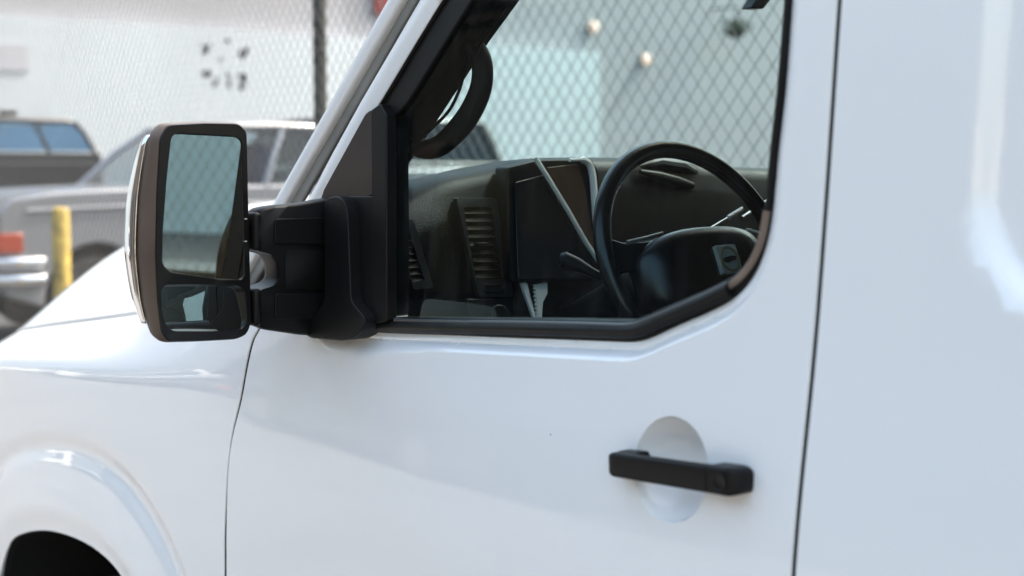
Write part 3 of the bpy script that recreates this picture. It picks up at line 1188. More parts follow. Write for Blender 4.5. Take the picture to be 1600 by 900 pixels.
MB().prism(round_poly(F_, 0.004, 3), lambda a, b, d: (a, float(Yb(b)) + d, b), -0.001, 0.014).build('sail_plate', SAILM, side_mirror, bevel=0.002)
bar_px = [(582, 172), (596, 162), (606, 180), (606, 502), (586, 506)]
F_ = [(p.x, p.z) for p in (on_body(a, b, 0.0) for a, b in bar_px)]
MB().prism(round_poly(F_, 0.003, 3), lambda a, b, d: (a, float(Yb(b)) + d, b), -0.003, 0.016).build('division_bar', PLASTIC, doors[0], bevel=0.002)

# far-side mirror: plain housing, seen only from the side
MB().loft([[(x + 0.0, 2 * YC - y, z) for x, y, z in r_] for r_ in rings[:1]] + [[(x, 2 * YC - y, z) for x, y, z in r_] for r_ in rings[1:]]).build('mirror_bracket', PLASTIC, van)

# --- interior: A-pillar trim, grab handle, cable
ed = [on_y(905, -140, 1.305), on_y(812, 0, 1.30), on_y(765, 64, 1.30), on_y(690, 178, 1.30), on_y(640, 254, 1.30), on_y(621, 305, 1.30), on_y(612, 360, 1.30)]
iw = [on_y(800, -140, 1.205), on_y(700, 0, 1.20), on_y(655, 64, 1.195), on_y(590, 178, 1.19), on_y(545, 254, 1.19), on_y(520, 305, 1.19), on_y(505, 360, 1.19)]
tr = MB()
rows = []
for a, b in zip(iw, ed):
    rows.append([a.lerp(b, t) + Vector((0.0, 0, 0)) + Vector((0.018, -0.004, 0.0)) * math.sin(PI * t) for t in np.linspace(0, 1, 9)])
TRIM = mat('pillar_trim', (0.011, 0.011, 0.011), 0.6, spec=0.18, bump=0.1, bscale=400)
for mir in (False, True):
    tr = MB().grid(rows)
    tr.grid([[r_[-1] for r_ in rows], [r_[-1] + Vector((-0.05, 0.0, -0.03)) for r_ in rows]])
    tr.build('pillar_trim', TRIM, van, mirror=mir)
gh_px = [(728, 58), (748, 84), (754, 110), (750, 142), (734, 177), (712, 206), (688, 227), (668, 233), (650, 228), (634, 208)]
gh = [on_y(a, b, 1.275) for a, b in gh_px]
ghp = [Vector(p) for p in catmull([tuple(p) for p in gh], 5)]
grab = MB().tube(ghp, [0.0150 + 0.003 * (1 - abs(2 * i / (len(ghp) - 1) - 1)) for i in range(len(ghp))], 16).build('grab_handle', TRIM, van)
cb = [on_y(a, b, 1.262) for a, b in [(790, 10), (755, 62), (728, 110), (716, 145), (700, 175), (672, 203), (640, 232), (608, 262)]]
MB().tube([Vector(p) for p in catmull([tuple(p) for p in cb], 5)], 0.0026, 8).build('cable', RUBBER, van)

# --- dashboard
DY = [1.19, 1.215, 1.25, 1.29, 1.33, 1.38, 1.44, 1.50, 1.56, 1.66, 1.76, 1.86, 1.95, 2.05, 2.2, 2.5, 2.8, 3.03]
DZ = [1.555, 1.583, 1.598, 1.616, 1.631, 1.638, 1.648, 1.660, 1.664, 1.665, 1.664, 1.662, 1.652, 1.646, 1.642, 1.636, 1.62, 1.59]


def face_x(z):
    return -1.905 + (1.60 - z) * 0.27


rows = []
for y in np.linspace(1.19, 3.03, 70):
    zt = float(np.interp(y, DY, DZ))
    fx = face_x(zt)
    bulge = 0.02 * math.exp(-((y - 1.55) / 0.13) ** 2)
    r_ = [(-2.30, y, zt - 0.06), (-2.15, y, zt - 0.018), (-2.02, y, zt - 0.003), (fx - 0.045, y, zt), (fx - 0.018 + bulge, y, zt - 0.004), (fx - 0.005 + bulge, y, zt - 0.012), (fx + bulge, y, zt - 0.026),
          (face_x(1.58) + 0.002, y, min(1.58, zt - 0.032)), (face_x(1.52), y, 1.52), (face_x(1.45), y, 1.45), (face_x(1.38), y, 1.38), (-1.80, y, 1.30), (-1.80, y, 1.05), (-1.95, y, 0.95)]
    rows.append(r_)
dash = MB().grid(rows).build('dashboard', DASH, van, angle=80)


def dface(px, py, off=0.0):
    """point on the tilted dash face"""
    z = 1.52
    for _ in range(8):
        p = on_x(px, py, face_x(z) + off)
        z = p.z
    return p


def face_poly(pxs, off):
    return [dface(a, b, off) for a, b in pxs]


def face_slab(mb, pxs, d0, d1, r=0.004):
    P3 = face_poly(pxs, 0)
    P2 = round_poly([(p.y, p.z) for p in P3], r, 3)
    return mb.prism(P2, lambda a, b, d: (face_x(b) + d, a, b), d0, d1)


def face_ring(mb, outer, inner, d0, d1, r=0.005):
    A = resample(round_poly([(p.y, p.z) for p in face_poly(outer, 0)], r, 3), 0.004)
    n = len(A)
    B = resample(round_poly([(p.y, p.z) for p in face_poly(inner, 0)], r * 0.6, 3), 0.004)
    Bn = []
    cB = B.mean(0)
    aA = np.arctan2(A[:, 1] - cB[1], A[:, 0] - cB[0])
    aB = np.unwrap(np.arctan2(B[:, 1] - cB[1], B[:, 0] - cB[0]))
    order = np.argsort(np.mod(aB, 2 * PI))
    ts = np.mod(aB, 2 * PI)[order]
    Bs = B[order]
    tq = np.mod(aA, 2 * PI)
    bx = np.interp(tq, np.r_[ts[-1] - 2 * PI, ts, ts[0] + 2 * PI], np.r_[Bs[-1, 0], Bs[:, 0], Bs[0, 0]])
    bz = np.interp(tq, np.r_[ts[-1] - 2 * PI, ts, ts[0] + 2 * PI], np.r_[Bs[-1, 1], Bs[:, 1], Bs[0, 1]])
    L = [[(face_x(b) + d0, a, b) for a, b in A], [(face_x(b) + d1, a, b) for a, b in A],
         [(face_x(b) + d1, a, b) for a, b in zip(bx, bz)], [(face_x(b) + d0 - 0.012, a, b) for a, b in zip(bx, bz)]]
    return mb.loft(L, cap=False)


VENTM = mat('vent_frame', (0.014, 0.017, 0.019), 0.32, spec=0.4)


def vent(outer, inner, n):
    v = face_ring(MB(), outer, inner, 0.0, 0.011).build('air_vent', VENTM, van, angle=40)
    back = face_slab(MB(), inner, 0.0008, 0.0016).build('vent_back', INNER, v)
    ip = face_poly(inner, 0)
    (tl, trr, br, bl) = ip[:4]
    for k in range(n):
        t = (k + 0.6) / n
        a, b = tl.lerp(bl, t), trr.lerp(br, t)
        a, b = a + Vector((0.006, 0, 0)), b + Vector((0.006, 0, 0))
        c = (a + b) / 2
        w = (b - a).length
        mb = MB()
        ax = (b - a).normalized()
        up = Vector((0.55, 0, -0.6)).normalized()
        th = ax.cross(up).normalized()
        q = [c + ax * (sx * w / 2) + up * (su * 0.0055) + th * (st * 0.0011) for sx in (-1, 1) for su in (-1, 1) for st in (-1, 1)]
        mb.add(q, [(0, 1, 3, 2), (4, 6, 7, 5), (0, 4, 5, 1), (2, 3, 7, 6), (0, 2, 6, 4), (1, 5, 7, 3)])
        mb.build('slat', DASH, v, smooth=False)
    return v


v1 = vent([(707, 309), (770, 309), (796, 463), (742, 463)], [(718, 323), (762, 323), (780, 436), (738, 436)], 9)
c_ = dface(752, 381, 0.012)
MB().box(c_, (0.012, 0.022, 0.005)).build('vent_tab', DASH2, v1, bevel=0.0015)
v2 = vent([(606, 341), (640, 343), (672, 449), (640, 452)], [(612, 356), (632, 357), (658, 438), (640, 441)], 8)
# switch below the vent and the round knob at the sill
sw = face_slab(MB(), [(748, 443), (778, 443), (780, 457), (750, 457)], 0.011, 0.014, 0.003).build('switch', DASH, van, bevel=0.001)
p = dface(770, 497, 0.006)
MB().tube([p, p + Vector((0.022, 0, 0.006))], 0.019, 20).build('knob', DASH2, van, bevel=0.002)
face_slab(MB(), [(724, 466), (798, 466), (806, 540), (740, 540)], 0.001, 0.009, 0.006).build('lower_panel', DASH2, van, bevel=0.002)

# --- instrument cluster in front of the driver
cl_px = [(790, 262), (840, 250), (925, 250), (936, 268), (946, 430), (936, 440), (803, 442), (797, 436)]


def cl_slab(mb, pxs, d0, d1, r):
    P3 = [dface(a, b, 0.03) for a, b in pxs]
    P2 = round_poly([(p.y, p.z) for p in P3], r, 3)
    return mb.prism(P2, lambda a, b, d: (face_x(b) + 0.03 + d, a, b), d0, d1)


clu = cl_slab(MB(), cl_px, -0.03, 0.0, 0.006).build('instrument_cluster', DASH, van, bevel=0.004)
cl_slab(MB(), [(803, 285), (850, 273), (912, 400), (936, 434), (808, 436)], 0.0008, 0.003, 0.004).build('cluster_lens', LENS, clu, bevel=0.001)
cl_slab(MB(), [(852, 262), (902, 256), (914, 300), (930, 405)], 0.0008, 0.003, 0.004).build('brown_reflection', BROWN_REFL, clu, bevel=0.001)  # brown slab stands in for a reflection on the cluster
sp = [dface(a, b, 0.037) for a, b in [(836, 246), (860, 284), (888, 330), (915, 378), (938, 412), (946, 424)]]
MB().tube(sp, 0.0042, 8, sx=0.9).build('reflection_strip', PALE, clu)  # pale strip imitates a reflection crossing the cluster lens
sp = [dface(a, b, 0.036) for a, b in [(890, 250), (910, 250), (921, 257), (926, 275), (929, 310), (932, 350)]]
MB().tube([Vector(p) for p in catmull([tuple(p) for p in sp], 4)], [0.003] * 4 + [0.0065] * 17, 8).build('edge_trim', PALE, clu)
# two metal blades below the cluster, one saw-toothed; sky glint painted as pale colour
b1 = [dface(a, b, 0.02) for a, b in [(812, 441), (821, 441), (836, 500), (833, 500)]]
MB().prism([(p.y, p.z) for p in b1], lambda a, b, d: (face_x(b) + d, a, b), 0.018, 0.024).build('glint_blade', PALE, van)
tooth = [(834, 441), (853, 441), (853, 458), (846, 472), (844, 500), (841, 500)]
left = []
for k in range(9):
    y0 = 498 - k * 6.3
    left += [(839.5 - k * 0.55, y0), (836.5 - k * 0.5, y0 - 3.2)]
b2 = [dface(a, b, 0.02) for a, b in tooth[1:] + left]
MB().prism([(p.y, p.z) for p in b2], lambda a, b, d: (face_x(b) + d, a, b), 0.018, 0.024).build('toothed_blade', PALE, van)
# hood ridges of the centre stack seen through the wheel
cs = [on_x(a, b, -1.93) for a, b in [(996, 262), (1030, 256), (1064, 262), (1088, 272)]]
MB().tube(cs, [0.006, 0.012, 0.014, 0.008], 10).build('centre_stack_ridge', DASH2, dash)
cs = [on_x(a, b, -1.91) for a, b in [(1000, 268), (1030, 276), (1058, 284), (1082, 290)]]
MB().tube(cs, [0.004, 0.009, 0.010, 0.006], 10).build('centre_stack_ridge', DASH2, dash)

# --- steering wheel
tilt = math.radians(24)
WN = Vector((math.cos(tilt), 0, math.sin(tilt)))
WU = Vector((0, 1, 0))
WV = Vector((-math.sin(tilt), 0, math.cos(tilt)))
WC = Vector((-1.556, 1.552, 1.506))


def wp(u, v, n=0.0):
    return WC + WU * u + WV * v + WN * n


rimp = [wp(0.187 * math.sin(a), 0.187 * math.cos(a), 0) for a in np.linspace(0, 2 * PI, 72, endpoint=False)]
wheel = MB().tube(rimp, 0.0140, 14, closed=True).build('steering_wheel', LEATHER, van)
wheel['label'] = 'black steering wheel with a square pale badge on its hub'
rings = []
for n_, s in ((0.0, 0.86), (0.012, 0.96), (0.03, 1.0), (0.048, 0.97), (0.060, 0.88), (0.066, 0.70), (0.069, 0.4)):
    ring = []
    for a in np.linspace(0, 2 * PI, 48, endpoint=False):
        ca_, sa_ = math.cos(a), math.sin(a)
        u = (0.105 if ca_ > 0 else 0.150) * abs(ca_) ** 0.62 * (1 if ca_ > 0 else -1) * s
        v = 0.074 * abs(sa_) ** 0.70 * (1 if sa_ > 0 else -1) * s - 0.034
        ring.append(wp(u, v, n_ - 0.06 * (u * u) / 0.011 * 0.2))
    rings.append(ring)
MB().loft(rings).build('airbag_cover', LEATHER, wheel, angle=60)
for s in (-1, 1):
    MB().loft([[wp(s * u, v0 + dv_, n0 + dn) for dv_, dn in ((-w, -0.006), (w, -0.006), (w, 0.008), (-w, 0.008))] for u, v0, w, n0 in ((0.06, 0.0, 0.036, 0.022), (0.12, 0.004, 0.024, 0.014), (0.155, 0.010, 0.022, 0.004), (0.186, 0.014, 0.030, 0.0))]).build('spoke', LEATHER, wheel, bevel=0.004, seg=3)
    MB().tube([wp(s * 0.09, 0.036, 0.030), wp(s * 0.12, 0.032, 0.024), wp(s * 0.15, 0.030, 0.014)], 0.0035, 8).build('spoke_trim', SATIN, wheel)
MB().loft([[wp(dx_ * w, -0.06 - t * 0.125, n0 + dn_) for dx_, dn_ in ((-1, -0.006), (1, -0.006), (1, 0.008), (-1, 0.008))] for t, w, n0 in ((0, 0.03, 0.02), (0.6, 0.02, 0.008), (1, 0.03, 0.0))]).build('spoke', LEATHER, wheel, bevel=0.004, seg=3)
# badge: pale square plate, ring and dark bar
BN = 0.070
rb_ = ray(1137, 406)
bc = CAM + rb_ * ((WC + WN * BN - CAM).dot(WN) / rb_.dot(WN)) - WC
bv, bu = bc.dot(WV), bc.dot(WU)
sq = round_poly([(-0.0215, -0.0225), (0.0215, -0.0225), (0.0215, 0.0225), (-0.0215, 0.0225)], 0.003, 3)
MB().prism(sq, lambda a, b, d: wp(bu + a, bv + b, d), BN - 0.02, BN + 0.004).build('badge', mat('badge_plate', (0.30, 0.31, 0.29), 0.4), wheel, bevel=0.001)
MB().tube([wp(bu + 0.0185 * math.cos(a), bv + 0.0185 * math.sin(a), BN + 0.0045) for a in np.linspace(0, 2 * PI, 36, endpoint=False)], 0.0021, 8, closed=True).build('badge_ring', mat('badge_ring', (0.14, 0.12, 0.05), 0.35), wheel)
MB().prism([(-0.014, -0.004), (-0.004, -0.0055), (0.013, -0.001), (0.014, 0.004), (0.004, 0.0045), (-0.013, 0.0015)], lambda a, b, d: wp(bu + a, bv + b, d), BN + 0.0035, BN + 0.006).build('badge_bar', INNER, wheel)
# column, stalks
MB().loft([[wp(r * math.cos(a), -0.02 + r * math.sin(a), n) for a in np.linspace(0, 2 * PI, 20, endpoint=False)] for n, r in ((0.0, 0.05), (-0.05, 0.055), (-0.12, 0.06), (-0.40, 0.06))]).build('steering_column', DASH, van)
s0, s1 = on_x(950, 437, -1.655), on_x(880, 406, -1.70)
MB().tube([s0, s0.lerp(s1, 0.35), s0.lerp(s1, 0.7) + Vector((0, 0, 0.002)), s1, s1 + (s1 - s0) * 0.10], [0.006, 0.0075, 0.011, 0.0135, 0.008], 16).build('turn_signal_stalk', DASH2, van)
s0, s1 = on_y(1078, 372, 1.66), on_y(1138, 340, 1.76)
s2 = on_y(1160, 326, 1.80)
lever = MB().tube([s0, s0.lerp(s1, 0.5) + Vector((0, 0, -0.002)), s1], 0.0022, 8).build('shift_lever', SATIN, van)
MB().tube([s1, s2], [0.0042, 0.0036], 10).build('lever_grip', PALE, lever)
s0, s1 = on_y(1160, 340, 1.85), on_y(1215, 303, 1.95)
MB().tube([s0, s1], 0.003, 8).build('shift_lever', SATIN, van)

# --- rear-view mirror, seats, bulkhead, floor
rm = [on_x(a, b, -1.86) for a, b in [(1174, 13), (1194, 14), (1216, -14), (1240, -60), (1210, -66), (1188, -8)]]
MB().prism([(p.y, p.z) for p in rm], lambda a, b, d: (d, a, b), -1.89, -1.86).build('rear_view_mirror', PLASTIC, van, bevel=0.004)
for cy in (1.60, 2.63):
    lo = 0.0 if cy < 2 else -0.06
    seat = MB().box((-1.02, cy, 1.07), (0.50, 0.50, 0.16)).build('seat', SEATM, van, bevel=0.06, seg=4)
    MB().loft([[(x + dx, cy + dy * w, z) for dx, dy in ((-0.06, -1), (0.05, -0.92), (0.05, 0.92), (-0.06, 1), (-0.075, 0.6), (-0.05, 0), (-0.075, -0.6))] for x, z, w in ((-0.84, 1.08, 0.25), (-0.78, 1.35 + lo, 0.26), (-0.71, 1.56 + lo, 0.23), (-0.68, 1.62 + lo, 0.19))]).build('backrest', SEATM, seat, bevel=0.02, seg=3)
    MB().loft([[(-0.66 + dx, cy + dy * w, z) for dx, dy in ((-0.05, -1), (0.05, -0.9), (0.05, 0.9), (-0.05, 1), (-0.07, 0))] for z, w in ((1.65 + lo, 0.10), (1.68 + lo, 0.13), (1.79 + lo, 0.13), (1.83 + lo, 0.10))]).build('headrest', SEATM, seat, bevel=0.02, seg=3)
MB().box((1.25, YC, 1.35), (0.03, 1.80, 1.55)).build('bulkhead', mat('bulkhead_grey', (0.16, 0.16, 0.16), 0.6), van)
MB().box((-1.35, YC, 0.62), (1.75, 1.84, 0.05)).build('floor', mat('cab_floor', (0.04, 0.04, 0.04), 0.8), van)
MB().box((-2.10, YC, 0.95), (0.04, 1.84, 0.75)).build('firewall', INNER, van)
MB().box((0.7, YC, 0.52), (2.6, 1.84, 0.06)).build('underbody', INNER, van)
for mir in (False, True):
    MB().loft([[(SHX - 0.05 + dx, y + dy, z) for dx, dy in ((-0.03, 0), (0.09, 0), (0.09, 0.06), (-0.01, 0.06))] for y, z in ((1.17, 0.6), (1.165, 1.4), (1.185, 1.7), (1.205, 2.02))]).build('centre_pillar_trim', TRIM, van, mirror=mir)

# ================================================================== THE SETTING
DARKP = mat('dark_grey_paint', (0.014, 0.015, 0.018), 0.3, coat=0.5)
ASPH = mat('asphalt', (0.055, 0.055, 0.057), 0.9, var=0.35, vscale=3.0, bump=0.5, bscale=60)
CONC = mat('concrete', (0.16, 0.158, 0.155), 0.9, var=0.15, vscale=1.5, bump=0.2, bscale=30)
STUCCO = mat('grey_stucco', (0.33, 0.33, 0.35), 0.9, var=0.05, vscale=0.5, bump=0.2, bscale=40)
WHITEW = mat('white_wall', (0.50, 0.545, 0.575), 0.85, var=0.06, vscale=0.5, bump=0.1, bscale=40)
g = MB().grid([[(-300, -300, 0), (300, -300, 0)], [(-300, 300, 0), (300, 300, 0)]]).build('ground', ASPH)
tag(g, kind='structure')
pv = MB().box((-15, -2.1, 0.002), (130, 5.6, 0.012)).build('bounce_pavement', CONC, None, smooth=False)  # unseen slab added to bounce light onto the shaded van side
tag(pv, kind='structure')
# low kerb at the foot of the buildings across the street
kb = MB().box((-20, -10.6, 0.07), (140, 0.7, 0.14)).build('kerb', ASPH, None, bevel=0.02)
tag(kb, kind='structure')

# white low wall block and the grey building behind it, both square to the van
WX = -25.0
yend = on_x(938, 90, WX).y
zt = on_x(0, 25, WX).z
wall = MB().box((WX - 0.15, (yend - 6) / 2, zt / 2), (0.3, yend + 6, zt)).build('white_block_wall', WHITEW)
tag(wall, 'long white wall beyond the fence, with dark lettering marks', 'wall')
root = empty('grey_building', (WX - 6, 20, 0))
tag(root, 'pale grey building rising behind the white wall', 'building')
MB().box((WX - 6.3, 21, 5.0), (12, 62, 10)).build('wall', STUCCO, root)
MB().box((WX - 6.3, 21, 10.15), (12.5, 62.5, 0.3)).build('roof', CONC, root, bevel=0.05)


def blob(cx, cy, pts):
    return [(cx + a, cy + b) for a, b in pts]


# dark lettering on the white wall, two rows of three characters, as blurred as it reads
marks = [
    [(312, 66), (322, 72), (330, 66), (327, 77), (322, 86), (315, 82), (318, 76)],
    [(352, 62), (359, 60), (358, 66), (353, 68)],
    [(373, 82), (380, 76), (389, 74), (386, 84), (380, 93), (375, 88)],
    [(316, 114), (322, 109), (330, 113), (329, 119), (320, 121)],
    [(336, 122), (340, 118), (340, 130), (334, 137), (331, 134)],
    [(354, 113), (358, 115), (360, 128), (362, 138), (357, 136), (355, 124)],
    [(371, 117), (381, 115), (387, 120), (383, 126), (384, 134), (377, 142), (374, 136), (377, 127)],
    [(344, 92), (347, 88), (346, 97), (342, 96)],
]
INK = mat('black_wall_paint', (0.03, 0.032, 0.04), 0.8)
for mk in marks:
    P_ = [(p.y, p.z) for p in (on_x(a, b, WX) for a, b in mk)]
    o = MB().prism(catmull(P_, 3, True), lambda a, b, d: (WX + d, a, b), 0.001, 0.006).build('painted_mark', INK, wall, smooth=False)
a_, b_ = on_x(-30, 66, WX), on_x(44, 112, WX)
o = MB().box((WX + 0.012, (a_.y + b_.y) / 2, (a_.z + b_.z) / 2), (0.02, b_.y - a_.y, a_.z - b_.z)).build('faded_panel', mat('faded_pink', (0.46, 0.46, 0.50), 0.8), wall)
# red banner on the grey building
a_, b_ = on_x(594, 21, WX), on_x(640, -80, WX)
rb = MB().box((WX - 0.22, (a_.y + b_.y) / 2, (a_.z + b_.z) / 2), (0.10, abs(b_.y - a_.y), abs(b_.z - a_.z))).build('wall_banner', mat('red_banner', (0.16, 0.018, 0.02), 0.6), None, bevel=0.01)
tag(rb, 'dark red banner high on the building, beside the windshield pillar', 'banner')
# small fitting on the white wall
p = on_x(9, 177, WX + 0.1)
wf = empty('wall_camera', (WX, p.y, p.z))
tag(wf, 'small dark camera on the white wall above the dark SUV', 'camera')
MB().tube([(WX, p.y, p.z), (WX + 0.15, p.y, p.z)], 0.03, 8).build('bracket', INNER, wf)
MB().box((WX + 0.2, p.y, p.z), (0.16, 0.28, 0.09)).build('body', INNER, wf, bevel=0.02)
# two lit lamps and a hanging planter on the grey building
for i, (px, py) in enumerate([(931, 41), (1014, 92)]):
    p = on_x(px, py, WX - 0.1)
    lm = empty('wall_lamp', (WX - 0.3, p.y, p.z))
    tag(lm, ['upper of two lit round lamps on the grey wall', 'lower of two lit round lamps on the grey wall'][i], 'lamp', 'round lamps on the grey wall')
    MB().tube([(WX - 0.3, p.y, p.z), (WX - 0.2, p.y, p.z)], 0.14, 16).build('base', CONC, lm)
    r_ = []
    for k in range(6):
        a = k / 5 * PI / 2
        r_.append([(WX - 0.2 + 0.12 * math.sin(a), p.y + 0.135 * max(0.05, math.cos(a)) * math.cos(t), p.z + 0.135 * max(0.05, math.cos(a)) * math.sin(t)) for t in np.linspace(0, 2 * PI, 16, endpoint=False)])
    MB().loft(r_).build('globe', mat('lamp_globe', (0.5, 0.40, 0.34), 0.5, emit=(1.0, 0.60, 0.46), estr=0.34), lm)
p = on_x(1150, 46, WX + 0.5)
pl = empty('hanging_planter', (WX - 0.3, p.y, p.z))
tag(pl, 'dark leafy hanging planter high on the grey wall', 'planter')
MB().tube([(WX - 0.3, p.y, p.z + 0.55), (WX + 0.5, p.y, p.z + 0.55), (WX + 0.5, p.y, p.z + 0.05)], 0.02, 6).build('bracket', INNER, pl)
MB().loft([[(WX + 0.5 + r * math.cos(t), p.y + r * math.sin(t), p.z + z) for t in np.linspace(0, 2 * PI, 14, endpoint=False)] for r, z in ((0.10, -0.22), (0.2, -0.1), (0.24, 0.02))]).build('basket', mat('basket', (0.03, 0.025, 0.02), 0.9), pl)
lf = MB()
for k in range(260):
    a, r, h = random.uniform(0, 2 * PI), random.uniform(0, 0.42), random.uniform(-0.12, 0.22)
    r *= (1 - abs(h - 0.06) * 1.6)
    c = Vector((WX + 0.5 + r * math.cos(a), p.y + r * math.sin(a), p.z + h))
    d1 = Vector((random.uniform(-1, 1), random.uniform(-1, 1), random.uniform(-.6, .6))).normalized()
    d2 = d1.orthogonal().normalized()
    lf.add([c - d1 * 0.06, c + d2 * 0.025, c + d1 * 0.06, c - d2 * 0.025], [(0, 1, 2, 3)])
o = lf.build('leaves', mat('dark_leaves', (0.035, 0.06, 0.03), 0.7), pl, smooth=False, recalc=False)
o['kind'] = 'stuff'

# ------------------------------------------------------------------ chain-link fence beside the van
FY, FX0, FX1, FH = 3.50, -13.2, 7.0, 3.7
CW, CH = 0.075, 0.0895
fence = empty('chain_link_fence', ((FX0 + FX1) / 2, FY, 0))
tag(fence, 'tall grey chain link fence running along the far side of the van', 'fence')
wm = MB()
rw = 0.0019
L = FX1 - FX0
k_ = CW / CH
def wire(xa, za, xb, zb, dy):
    d = Vector((xb - xa, 0, zb - za)).normalized()
    n = Vector((d.z, 0, -d.x))
    ring = []
    for (x, z) in ((xa, za), (xb, zb)):
        for a in range(6):
            t = a * PI / 3
            q = Vector((x, FY + dy, z)) + n * (rw * math.cos(t)) + Vector((0, 1, 0)) * (rw * math.sin(t))
            ring.append(tuple(q))
    wm.add(ring, [(k, (k + 1) % 6, (k + 1) % 6 + 6, k + 6) for k in range(6)])
run_ = (FH - 0.06) * k_
x = FX0 - run_
while x < FX1:
    xa, za, xb, zb = x, 0.06, x + run_, FH
    if xa < FX0: za += (FX0 - xa) / k_; xa = FX0
    if xb > FX1: zb -= (xb - FX1) / k_; xb = FX1
    if xb - xa > 0.02: wire(xa, za, xb + random.uniform(-0.006, 0.006), zb, 0.0017)
    xa, za, xb, zb = x, FH, x + run_, 0.06
    if xa < FX0: za -= (FX0 - xa) / k_; xa = FX0
    if xb > FX1: zb += (xb - FX1) / k_; xb = FX1
    if xb - xa > 0.02: wire(xa, za, xb + random.uniform(-0.006, 0.006), zb, -0.0017)
    x += CW + random.uniform(-0.0025, 0.0025)
o = wm.build('wire_mesh', GALV, fence, recalc=False, smooth=True, angle=80)
o['kind'] = 'stuff'
px_post = on_y(500, 100, FY + 0.05).x
for k in range(-1, 3):
    xx = px_post + k * 6.2
    if not FX0 - 0.1 < xx < FX1 + 0.1: continue
    po = MB().tube([(xx, FY + 0.05, 0), (xx, FY + 0.05, FH + 0.03)], 0.033, 14).build('post', POSTM, fence)
    for z in np.arange(0.3, FH, 0.38):
        MB().tube([(xx + 0.036 * math.cos(a), FY + 0.05 + 0.036 * math.sin(a), z) for a in np.linspace(0, 2 * PI, 10, endpoint=False)], 0.004, 5, closed=True).build('wire_tie', GALV, po)
MB().tube([(FX0, FY + 0.05, FH + 0.02), (FX1, FY + 0.05, FH + 0.02)], 0.021, 10).build('top_rail', POSTM, fence)

# yellow bollard just beyond the fence
p = on_y(94, 325, 3.95)
bo = empty('bollard', (p.x, p.y, 0))
tag(bo, 'worn yellow steel bollard in front of the silver pickup', 'bollard')
YEL = mat('worn_yellow', (0.42, 0.30, 0.055), 0.6, var=0.45, vscale=14)
MB().tube([(p.x, p.y, 0), (p.x, p.y, p.z - 0.03), (p.x, p.y, p.z - 0.01)], [0.068, 0.068, 0.060], 20).build('pipe', YEL, bo)
r_ = [[(p.x + 0.062 * math.cos(a) * math.cos(t), p.y + 0.062 * math.sin(a) * math.cos(t), p.z - 0.012 + 0.02 * math.sin(t)) for a in np.linspace(0, 2 * PI, 18, endpoint=False)] for t in (0, 0.5, 1.0, 1.45)]
MB().loft(r_).build('cap', YEL, bo)


# ------------------------------------------------------------------ parked vehicles (nose towards -y, side facing +x)
CGLASS = glass_mat('car_glass', (0.62, 0.70, 0.74), 0.02)
DARKGL = mat('dark_car_glass', (0.012, 0.016, 0.022), 0.03, spec=0.8)
BLUEGL = mat('blue_interior', (0.02, 0.03, 0.09), 0.6)


